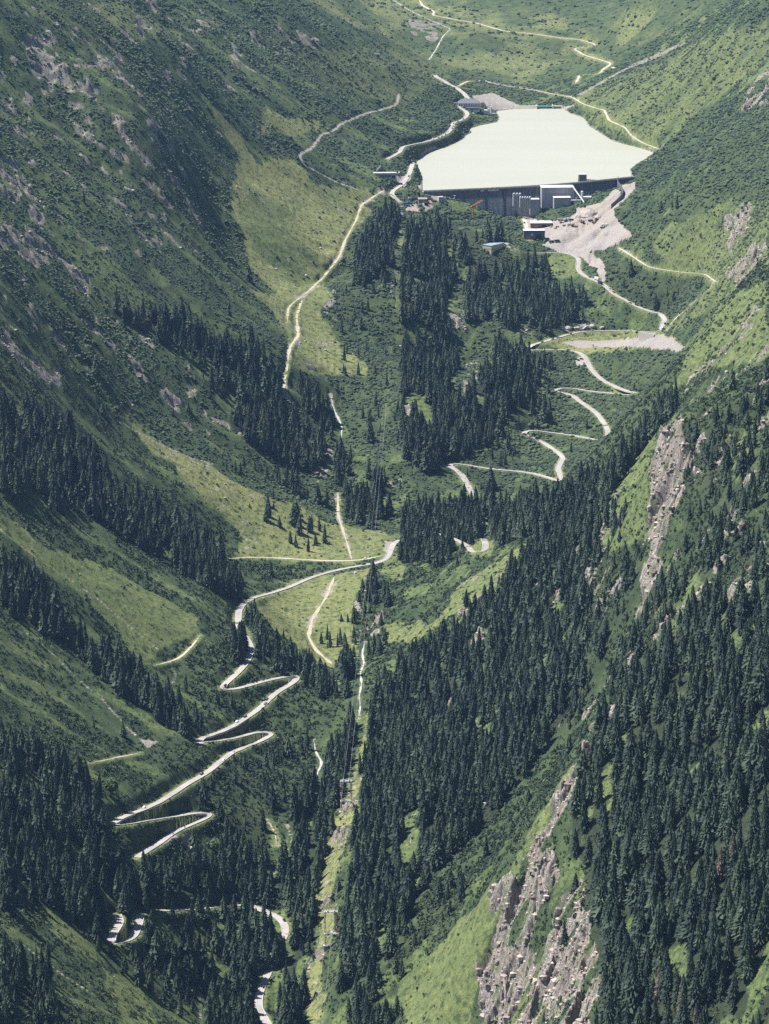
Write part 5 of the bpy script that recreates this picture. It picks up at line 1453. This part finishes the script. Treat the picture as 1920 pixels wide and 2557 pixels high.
for k, (x_, y_, s_, lab) in enumerate([(1532,174,6,'large flat grey boulder beside the far lane junction'), (888,1431,2.6,'dark boulder just below the road in the valley meadow'), (877,1386,1.8,'pale boulder beside the dirt track junction'),
        (918,1382,1.9,'pale boulder alone in the meadow right of the dirt track'), (1000,425+440-0,2.2,'grey boulder on the green flank of the wooded knoll'), (765,690,2.4,'pale boulder in the upper meadow beside the dirt track'),
        (800,1180-560,2.2,'pale boulder in the middle of the upper meadow'), (690,672,2.0,'pale boulder near the left edge of the upper meadow'), (640,715,1.8,'small pale boulder under the scrub slope'),
        (915,1478,4.2,'big pinkish boulder among young spruces below the road'), (932,1462,3.2,'grey block beside the big pinkish boulder'), (940,1500,2.6,'pale block on the scrubby bank over the stream'),
        (812,875,2.2,'pale boulder low in the upper meadow bowl'), (762,853,2.0,'rounded boulder beside the lower dirt track bend'), (1215,2010,2.4,'pale slab on the green slope beside the rock cliff'), (478,2118,4.0,'pale rock heap beside the gravel lay-by'), (850,1608,2.2,'pale stone near the stream in the lower meadow'), (1480,865,2.0,'pale block on the scree under the upper road leg'), (1560,870,1.8,'small pale block in the middle of the scree')]):
    boulder(x_, y_, s_, lab, 60 + k)
# rocks above the upper road leg
for k, (x_, y_, s_) in enumerate([(1420,823,4.6), (1440,821,4), (1462,818,5.4), (1480,817,4), (1502,819,3.4)]):
    boulder(x_, y_, s_, ['leftmost pale crag over the upper road leg', 'second pale crag from the left over the upper road leg', 'tallest middle crag over the upper road leg', 'pale crag right of the tallest one over the road', 'rightmost small crag over the upper road leg'][k], 90 + k, M_STONE, 'crags over the upper road leg')

# ------------------------------------------------------------------ cableway
tops = []
for (xl, xr, yt, yb, lab) in [(852,877,1951,2027,'upper red and white portal pylon on the cleared strip'), (812,841,2277,2361,'lower red and white portal pylon on the cleared strip')]:
    p = at((xl + xr) / 2, yb); k_ = (p - Vector((0, 0, CAM_Z))).length / FPX
    hw = (xr - xl) / 2 * k_; hh = (yb - yt) * k_ / math.cos(R(19)); hm = hh * .36
    o = empty('portal_pylon', tuple(p), 0, lab, 'pylon', 'pylons of the cableway')
    for sx_ in (-1, 1):
        lg = MB(); 
        lattice(lg, (sx_ * hw, 0, -2), (sx_ * hw, 0, hh), .8, 12, .11)
        lg.build('leg', M_RED, o)
        for z in (.2, .5, .8): lattice(MB(), (sx_ * hw, 0, hh * z), (sx_ * hw, 0, hh * (z + .14)), .9, 2, .15).build('white_band', M_WHITE, o)
    for z in (hh, hm, .3):
        b_ = lattice(MB(), (-hw - .8, 0, z), (hw + .8, 0, z), 1.3, 8, .2).build('crossbeam', M_WHITE, o)
    for sx_ in (-1, 1): MB().box(sx_ * hw * .55 - .3, sx_ * hw * .55 + .3, -2.2, 2.2, hh + .6, hh + 1.5, bev=.1).build('rope_saddle', M_GREY, o)
    MB().box(-hw - 1.6, hw + 1.6, -1.5, 1.5, -3, .1).build('footing', M_CONC, o)
    tops.append((p, hw * .55, hh + 1.55))
st_ = at(1000, 545)
for sg, lab in ((-1, 'left steel rope of the cableway hanging over the forest'), (1, 'right steel rope of the cableway hanging over the forest')):
    pts_ = [st_ + Vector((sg * 1.2, 2, 3.4))] + [p + Vector((sg * w_, 0, h_)) for p, w_, h_ in tops]
    e_ = pts_[2] + (pts_[2] - pts_[1]) * 1.6; pts_.append(e_)
    m = MB()
    for a, b, sag in zip(pts_[:-1], pts_[1:], (34, 6, 8)):
        prev = a
        n_ = 24
        for i in range(1, n_ + 1):
            t = i / n_; q = a.lerp(b, t) - Vector((0, 0, 4 * sag * t * (1 - t))); m.tube(prev, q, .06, .06, 4); prev = q
    tag(m.build('cableway_rope', M_GREY), lab, 'cable', 'ropes of the cableway')

# ------------------------------------------------------------------ vehicles
RP = np.concatenate(ROADS + [p for n_, p, w in TRACKS if n_ == 'gravel_lane'])
RT = np.concatenate([np.gradient(p, axis=0) for p in ROADS + [p for n_, p, w in TRACKS if n_ == 'gravel_lane']])
def on_road(px, py, side=0.0, snap=True):
    p = at(px, py)
    a, b = to_px(RP[:, 0], RP[:, 1], RP[:, 2])
    k = int(np.argmin((a - px) ** 2 + (b - py) ** 2))
    if not snap: return p, math.atan2(RT[k, 1], RT[k, 0])
    t = RT[k] / np.linalg.norm(RT[k])
    q = Vector(RP[k]) + Vector((-t[1], t[0], 0)) * side
    return q + Vector((0, 0, .03)), math.atan2(t[1], t[0])
def wheel_mb(r, w):
    return MB().tube((0, -w / 2, 0), (0, w / 2, 0), r, r, 12)
WH = wheel_mb(.33, .22).mesh('wheel', M_TYRE); WB = wheel_mb(.5, .3).mesh('wheel', M_TYRE)
car_body = {}
def car_meshes(mat, van):
    key = (mat.name, van)
    if key not in car_body:
        top = 1.95 if van else 1.42
        prof = [(-2.15, .35), (2.15, .35), (2.2, .72), (1.9, .86), (1.1, .95), (-2.1, 1.0), (-2.2, .75)]
        cab = [(-2.05, 1.0), (1.05, .95), (.35, top), (-1.75, top)] if not van else [(-2.15, 1.0), (1.55, .95), (1.0, top), (-2.1, top)]
        m = MB().prism(prof, 'y', -.88, .88).prism([(x, z) for x, z in cab], 'y', -.76, .76)
        g_ = MB()
        ws = [(-1.8, 1.06), (.85, 1.04), (.28, top - .1), (-1.6, top - .1)] if not van else [(-.2, 1.06), (1.35, 1.04), (.9, top - .15), (-.2, top - .15)]
        g_.prism(ws, 'y', -.78, -.762).prism(ws, 'y', .762, .78)
        fx = 1.02 if not van else 1.52
        g_.add([(fx + .03, -.66, .99), (fx + .03, .66, .99), (fx - .62 if not van else fx - .45, .6, top - .08), (fx - .62 if not van else fx - .45, -.6, top - .08)], [(0, 1, 2, 3)])
        car_body[key] = (m.mesh('body', mat), g_.mesh('window', M_GLASS))
    return car_body[key]
def car(px, py, mat, label, side=1.7, van=False, group='cars on the mountain road', snap=True, turn=0.0, parts=True):
    p, a = on_road(px, py, side, snap)
    o = empty('van' if van else 'car', tuple(p), a + turn, label, 'van' if van else 'car', group)
    b, g_ = car_meshes(mat, van)
    put('body', b, o)
    put('window', g_, o)
    if parts:
        for x_ in (-1.35, 1.35):
            for y_ in (-.8, .8): put('wheel', WH, o, (x_, y_, .33))
    return o
K, Wt, Sv, Rd, Bl = M_BLACK, M_WHITE, M_SILVER, M_RED, M_CARBLUE
for x_, y_, mat, lab, sd in [
 (555,1713,K,'black car in the sharp bend above the S-shaped hairpins',1.7),(671,1745,K,'black car leaving the hairpin, highest of the cars on that leg',-1.7),(658,1759,Bl,'dark blue car next below the highest one on the leg under the rightmost hairpin',1.7),
 (614,1794,K,'black car midway down the leg, in front of a white one',-1.7),(597,1803,Wt,'white car following a black one on the leg under the rightmost hairpin',-1.7),(511,1933,K,'black car alone on the long straight above the forest',-1.7),
 (547,1896,Wt,'white car in the shadow gap of the long straight',1.7),(364,2020,Sv,'silver car low on the long straight near the dark hairpin',-1.7),(1388,872,K,'black car at the shaded left end of the leg with the lay-by',1.7),(1417,873,K,'black car just before the lay-by bend',-1.7),
 (1396,975,K,'black car in the middle hairpin of the upper switchbacks',1.7),(1315,1083,K,'first black car below the leftmost tight hairpin',-1.7),(1328,1090,Bl,'middle car of three below the leftmost tight hairpin',-1.7),(1340,1096,K,'last black car of three below the leftmost tight hairpin',-1.7),
 (1572,976,K,'dark car where the road leaves behind the ridge trees',1.7),(1471,694,K,'dark car beside the shaded rocks just above the trucks',1.7),(1518,722,Sv,'silver car between the trucks and the red car',1.7),(1527,733,Rd,'bright red car on the road below the two trucks',1.7),
 (1576,757,K,'dark car under the roadside spruces below the red car',-1.7),(1587,768,K,'dark car just past the roadside spruces',1.7),(1636,781,Sv,'grey car entering the topmost wide bend',-1.7),(1655,806,Bl,'dark blue car in the topmost wide bend',1.7),
 (1654,822,Sv,'silver car at the lower end of the topmost wide bend',1.7),(1642,829,K,'black car at the stone-walled hairpin',-1.5),(1421,833,K,'black car under the pale crags',1.7),(1392,842,Sv,'silver car left of the pale crags',-1.7),(1377,846,K,'dark car on the shaded leg left of the crags, ahead of the last one',1.7),
 (1349,855,K,'last dark car before the road vanishes into the spruces',1.7),(907,1411,K,'black car alone on the long valley road across the meadow',-1.7),(1154,299,K,'dark car nearest the hotel on the lake road',1.5),(1141,304,K,'dark car just before the lake road bend',1.5),
 (1133,311,K,'uppermost car of the tight row on the lake road bend',1.5),(1131,316,Bl,'middle car of the tight row on the lake road bend',1.5),(1128,322,K,'lowest car of the tight row on the lake road bend',1.5),(1121,331,Sv,'silver car under the bend of the lake road',-1.5),
 (1110,338,K,'dark car leading three others along the lake shore',1.5),(1102,342,K,'second dark car of those along the lake shore',1.5),(1094,346,K,'third dark car of those along the lake shore',1.5),(1084,349,Wt,'white car at the tail along the lake shore',-1.5),
 (1018,441,K,'dark car passing the banded gallery building',1.5),(1268,612,K,'dark car on the access road beside the yellow-banded hall',1.5),(1279,624,K,'second dark car on the access road under the yellow-banded hall',-1.5),(1307,548,Bl,'blue car on the dusty site road below the silos',1.5),(1312,558,K,'dark car on the dusty site road beside the workshop',-1.5),
 (700,2304,K,'dark car in the lowest valley bend',1.7),(655,2465,K,'dark car on the shaded valley road near the bottom edge',1.7)]:
    car(x_, y_, mat, lab, sd)
for x_, y_, mat, lab, tn_ in [(1444,900,K,'dark car parked at the upper left of the lay-by',.4),(1452,897,K,'dark car parked at the top of the lay-by',.9),(1457,906,Sv,'silver car parked in the middle of the lay-by',.2),(1449,912,Wt,'white car parked at the lower rim of the lay-by',1.2),(1460,913,K,'black car parked at the lay-by exit',.6),
        (1075,509,Rd,'red car parked at the right end of the yard',.2),(1041,506,Rd,'red car parked before the two barracks',1.1),(1030,514,K,'black car parked in the yard near the blue containers',.1),(1050,512,Sv,'silver car parked in the middle of the yard',.3),(1003,437,Bl,'blue car parked beside the gallery building',.8),(996,432,Wt,'white car parked behind the gallery building',.3),(1182,284,Sv,'silver car parked under the hotel',.2)]:
    car(x_, y_, mat, lab, group='parked cars', snap=False, turn=tn_)
cols = [K, Wt, Sv, Bl, K, Wt, Sv, Rd]
names = {K.name: 'black', Wt.name: 'white', Sv.name: 'silver', Bl.name: 'dark blue', Rd.name: 'red'}
for k in range(30):
    x_ = 1196 + k * 4.6; y_ = np.interp(x_, [1190, 1209, 1261, 1330, 1345], [202, 202, 213, 223, 226])
    mat = cols[(k * 5 + k // 3) % 8]
    where = 'left end' if k < 8 else 'middle part' if k < 19 else 'right end'
    car(x_, y_, mat, f'{names[mat.name]} car parked in the {where} of the long row beyond the lake', 3.0, group='cars parked in a row beyond the lake', parts=False, turn=.9)
def truck(px, py, cabm, boxm, label, side=0.0):
    p, a = on_road(px, py, side)
    o = empty('truck', tuple(p), a, label, 'truck', 'trucks on the mountain road')
    MB().box(-4.5, 1.9, -1.25, 1.25, 1.0, 3.6, bev=.08).build('cargo_box', boxm, o); MB().box(2.1, 4.2, -1.2, 1.2, .6, 3.0, bev=.15).build('cab', cabm, o)
    MB().box(4.202, 4.25, -1.05, 1.05, 1.7, 2.7).build('window', M_GLASS, o); MB().box(-4.5, 4, -.9, .9, .6, .98).build('chassis', M_BLACK, o)
    for x_ in (-3.4, -2.2, 3.1):
        for y_ in (-1.1, 1.1): put('wheel', WB, o, (x_, y_, .5))
truck(1487, 703, M_WHITE, M_WHITE, 'white box truck on the road, left one of two trucks', 2.6)
truck(1506, 708, M_BLACK, M_CARBLUE, 'dark truck right behind the white box truck', -2.6)
# digging machines on the gravel plateau
def digger(px, py, mat, label, a, s=1.0):
    p = at(px, py); o = empty('excavator', tuple(p), a, label, 'excavator', 'machines on the gravel plateau'); o.scale = (s, s, s)
    for y_ in (-1.1, 1.1):
        m = MB(); m.prism([(-2, .1), (-2.3, .5), (-2, .95), (2, .95), (2.3, .5), (2, .1)], 'y', y_ - .3, y_ + .3); m.build('track', M_BLACK, o)
    MB().box(-2.2, 1.6, -1.3, 1.3, 1.0, 2.2, bev=.15).build('housing', mat, o); c_ = MB().box(.2, 1.6, .2, 1.3, 2.2, 3.3, bev=.1).build('cab', mat, o); MB().box(1.602, 1.64, .3, 1.2, 2.3, 3.2).build('window', M_GLASS, c_)
    MB().tube((1.4, -.3, 2), (4.2, -.3, 4.4), .32, .25, 5).tube((4.2, -.3, 4.4), (5.6, -.3, 1.6), .25, .18, 5).build('arm', mat, o); MB().prism([(5.2, 1.6), (6.1, 1.4), (6.0, .5), (5.1, .7)], 'y', -.8, .2).build('bucket', M_BLACK, o)
def dumper(px, py, mat, label, a):
    p = at(px, py); o = empty('dump_truck', tuple(p), a, label, 'dump truck', 'machines on the gravel plateau')
    MB().prism([(-3.4, 1.3), (1.0, 1.1), (1.2, 3.0), (-4.0, 2.7)], 'y', -1.3, 1.3).build('skip', mat, o); MB().box(1.3, 3.2, -1.1, 1.1, .9, 2.9, bev=.15).build('cab', mat, o); MB().box(3.202, 3.25, -.9, .9, 1.8, 2.7).build('window', M_GLASS, o)
    for x_ in (-2.4, -1.0, 2.2):
        for y_ in (-1.1, 1.1): put('wheel', WB, o, (x_, y_, .5))
for x_, y_, lab, a in [(1413,553,'blue-black excavator at the upper left of the gravel plateau',.4),(1454,556,'brown excavator in the middle of the plateau beside stacked material',2.2),(1490,551,'dark excavator at the foot of the steep haul ramp',3.5)]:
    digger(x_, y_, M_BLUE if x_ == 1413 else M_TIMBER, lab, a, 1.25)
for x_, y_, lab, a, mt in [(1399,551,'grey dump truck at the left rim of the gravel plateau',.2,M_GREY),(1426,552,'dark dump truck beside the blue excavator',.1,M_BLACK),(1475,554,'dark dump truck right of the brown excavator',.3,M_BLACK),(1484,558,'brown dump truck low on the right side of the plateau',.1,M_TIMBER),(1377,606,'dark dump truck at the foot of the gravel heap',.1,M_BLACK),(1391,604,'second dark dump truck at the foot of the gravel heap',.2,M_BLACK)]:
    dumper(x_, y_, mt, lab, a)
k = 0
for x_, y_, wh in [(1402,557,'upper left'),(1410,563,'left'),(1420,561,'upper middle'),(1432,564,'middle'),(1438,566,'lower middle'),(1392,568,'leftmost'),(1378,566,'beside the workshop'),(1386,571,'lower left')]:
    p = at(x_, y_); m = MB(); r_ = random.Random(k)
    for j in range(7): m.box(*(lambda a, b, w, d, z, h: (a, a + w, b, b + d, z, z + h))(r_.uniform(-3, 2), r_.uniform(-2, 1), r_.uniform(1.2, 3), r_.uniform(.8, 2), -.3, r_.uniform(.7, 2.2)), 0)
    tag(m.build('material_stack', [M_TIMBER, M_BROWN, M_DARKST][k % 3], None, tuple(p), .3 * k), f'dark stack of building material, the {wh} one on the plateau' if 'beside' not in wh else 'dark stack of building material beside the workshop', 'material stack', 'material stacks on the gravel plateau'); k += 1

# motorcycles with riders
def rider_mesh():
    me = bpy.data.meshes.new('person'); 
    J = [(0, 0, .82), (-.02, 0, 1.02), (.08, 0, 1.25), (.16, 0, 1.42), (.2, 0, 1.55), (.24, 0, 1.72)]
    R_ = [.17, .16, .19, .1, .11, .13]
    E = [(0, 1), (1, 2), (2, 3), (3, 4), (4, 5)]
    for s in (-1, 1):
        b = len(J); J += [(.12, s * .2, 1.32), (.3, s * .3, 1.1), (.55, s * .3, 1.02), (.05, s * .14, .8), (.38, s * .22, .72), (.1, s * .24, .35), (.26, s * .25, .28)]
        R_ += [.08, .06, .05, .11, .09, .065, .06]
        E += [(2, b), (b, b + 1), (b + 1, b + 2), (0, b + 3), (b + 3, b + 4), (b + 4, b + 5), (b + 5, b + 6)]
    me.from_pydata(J, E, [])
    o = bpy.data.objects.new('person', me); COL.objects.link(o)
    md = o.modifiers.new('skin', 'SKIN')
    for i, r in enumerate(R_): me.skin_vertices[0].data[i].radius = (r, r)
    me.skin_vertices[0].data[0].use_root = True
    sb = o.modifiers.new('sub', 'SUBSURF'); sb.levels = 1; sb.render_levels = 1
    dg = bpy.context.evaluated_depsgraph_get()
    out = bpy.data.meshes.new_from_object(o.evaluated_get(dg)); out.name = 'person'
    bpy.data.objects.remove(o); out.materials.clear(); out.materials.append(M_BLACK)
    return out
try:
    RIDER = rider_mesh()
except Exception as ex:
    print('rider', ex); RIDER = None
MW = wheel_mb(.32, .14).mesh('wheel', M_TYRE)
mb_ = MB().prism([(-.75, .75), (-.3, .35), (.3, .35), (.62, .8), (.3, 1.0), (-.1, .82), (-.8, .9)], 'y', -.16, .16).tube((.45, -.36, 1.05), (.45, .36, 1.05), .03).tube((.45, 0, 1.05), (.72, 0, .34), .05)
MBODY = mb_.mesh('body', M_BLACK)
for k, (x_, y_, lab) in enumerate([(631,1706,'lowest in the line'),(648,1703,'second lowest in the line'),(663,1699,'third in the line'),(713,1688,'first in the line'),
        (580,1877,'alone above the shadowed stretch'),(457,2065,'upper one on the short leg above the gravel lay-by'),(425,2082,'lower one on the short leg above the gravel lay-by'),(461,2036,'alone on the leg before the last hairpin')]):
    p, a = on_road(x_, y_, 1.5)
    tail = f'{lab} climbing to the hairpin' if k < 4 else lab
    o = empty('motorcycle', tuple(p), a, 'black motorcycle ' + tail, 'motorcycle', 'motorcycles on the mountain road')
    put('body', MBODY, o); put('wheel', MW, o, (.72, 0, .32)); put('wheel', MW, o, (-.72, 0, .32))
    if RIDER:
        r_ = put('person', RIDER, None, tuple(p), a); tag(r_, 'rider in black on the motorcycle ' + tail, 'person', 'motorcycle riders')

# low pale parapets on the valley side of the road
plabs = ['beside the hotel','along the lake shore','beside the gallery building','from the gravel fan to the topmost bend','on the leg with the lay-by','in the middle hairpin of the upper switchbacks','in the leftmost tight hairpin','in the long zigzag above the valley','in the small loop between spruces','across the valley meadow','through the rightmost hairpin','down the S-shaped hairpins','in the lowest small loop','along the valley bottom']
for p, lab in zip(ROADS, plabs):
    t = np.gradient(p[:, :2], axis=0); t /= np.linalg.norm(t, axis=1, keepdims=True) + 1e-9
    nn = np.stack([-t[:, 1], t[:, 0]], 1)
    za = ground(p[:, 0] + nn[:, 0] * 11, p[:, 1] + nn[:, 1] * 11); zb = ground(p[:, 0] - nn[:, 0] * 11, p[:, 1] - nn[:, 1] * 11)
    sg = np.where(blur(np.repeat((zb - za)[:, None], 3, 1), 4)[:, 1] > 0, 1.0, -1.0)
    m = MB()
    k = 0
    while k < len(p) - 2:
        e_ = k
        while e_ < len(p) - 1 and sg[e_ + 1] == sg[k]: e_ += 1
        if e_ - k > 3:
            V = []; F = []
            for i in range(k, e_ + 1):
                for d, z in ((ROAD_HALF - .1, -1.2), (ROAD_HALF - .1, .5), (ROAD_HALF + .3, .5), (ROAD_HALF + .3, -1.2)):
                    V.append((p[i, 0] + nn[i, 0] * d * sg[k], p[i, 1] + nn[i, 1] * d * sg[k], p[i, 2] + z))
            for i in range(e_ - k):
                for j in range(4): F.append((i * 4 + j, i * 4 + (j + 1) % 4, i * 4 + 4 + (j + 1) % 4, i * 4 + 4 + j))
            F += [(3, 2, 1, 0), tuple((e_ - k) * 4 + j for j in range(4))]
            m.add(V, F)
        k = e_ + 1
    if m.v: tag(m.build('road_parapet', M_CONC), f'low pale stone parapet edging the road {lab}', 'parapet')

# ------------------------------------------------------------------ the air
n = bpy.data.materials.new('thin_blue_air'); n.use_nodes = True
t_ = n.node_tree; t_.nodes.remove(t_.nodes['Principled BSDF'])
pv = t_.nodes.new('ShaderNodeVolumePrincipled')
pv.inputs['Color'].default_value = (.36, .60, 1.0, 1)
pv.inputs['Density'].default_value = HAZE
pv.inputs['Anisotropy'].default_value = .2
t_.links.new(pv.outputs[0], t_.nodes['Material Output'].inputs['Volume'])
hz = MB().box(-1400, 1400, -60, 7750, float(H.min()) - 12, max(CAM_Z + 8, float(H.max()) + 4)).build('haze', n)
tag(hz, kind='stuff')
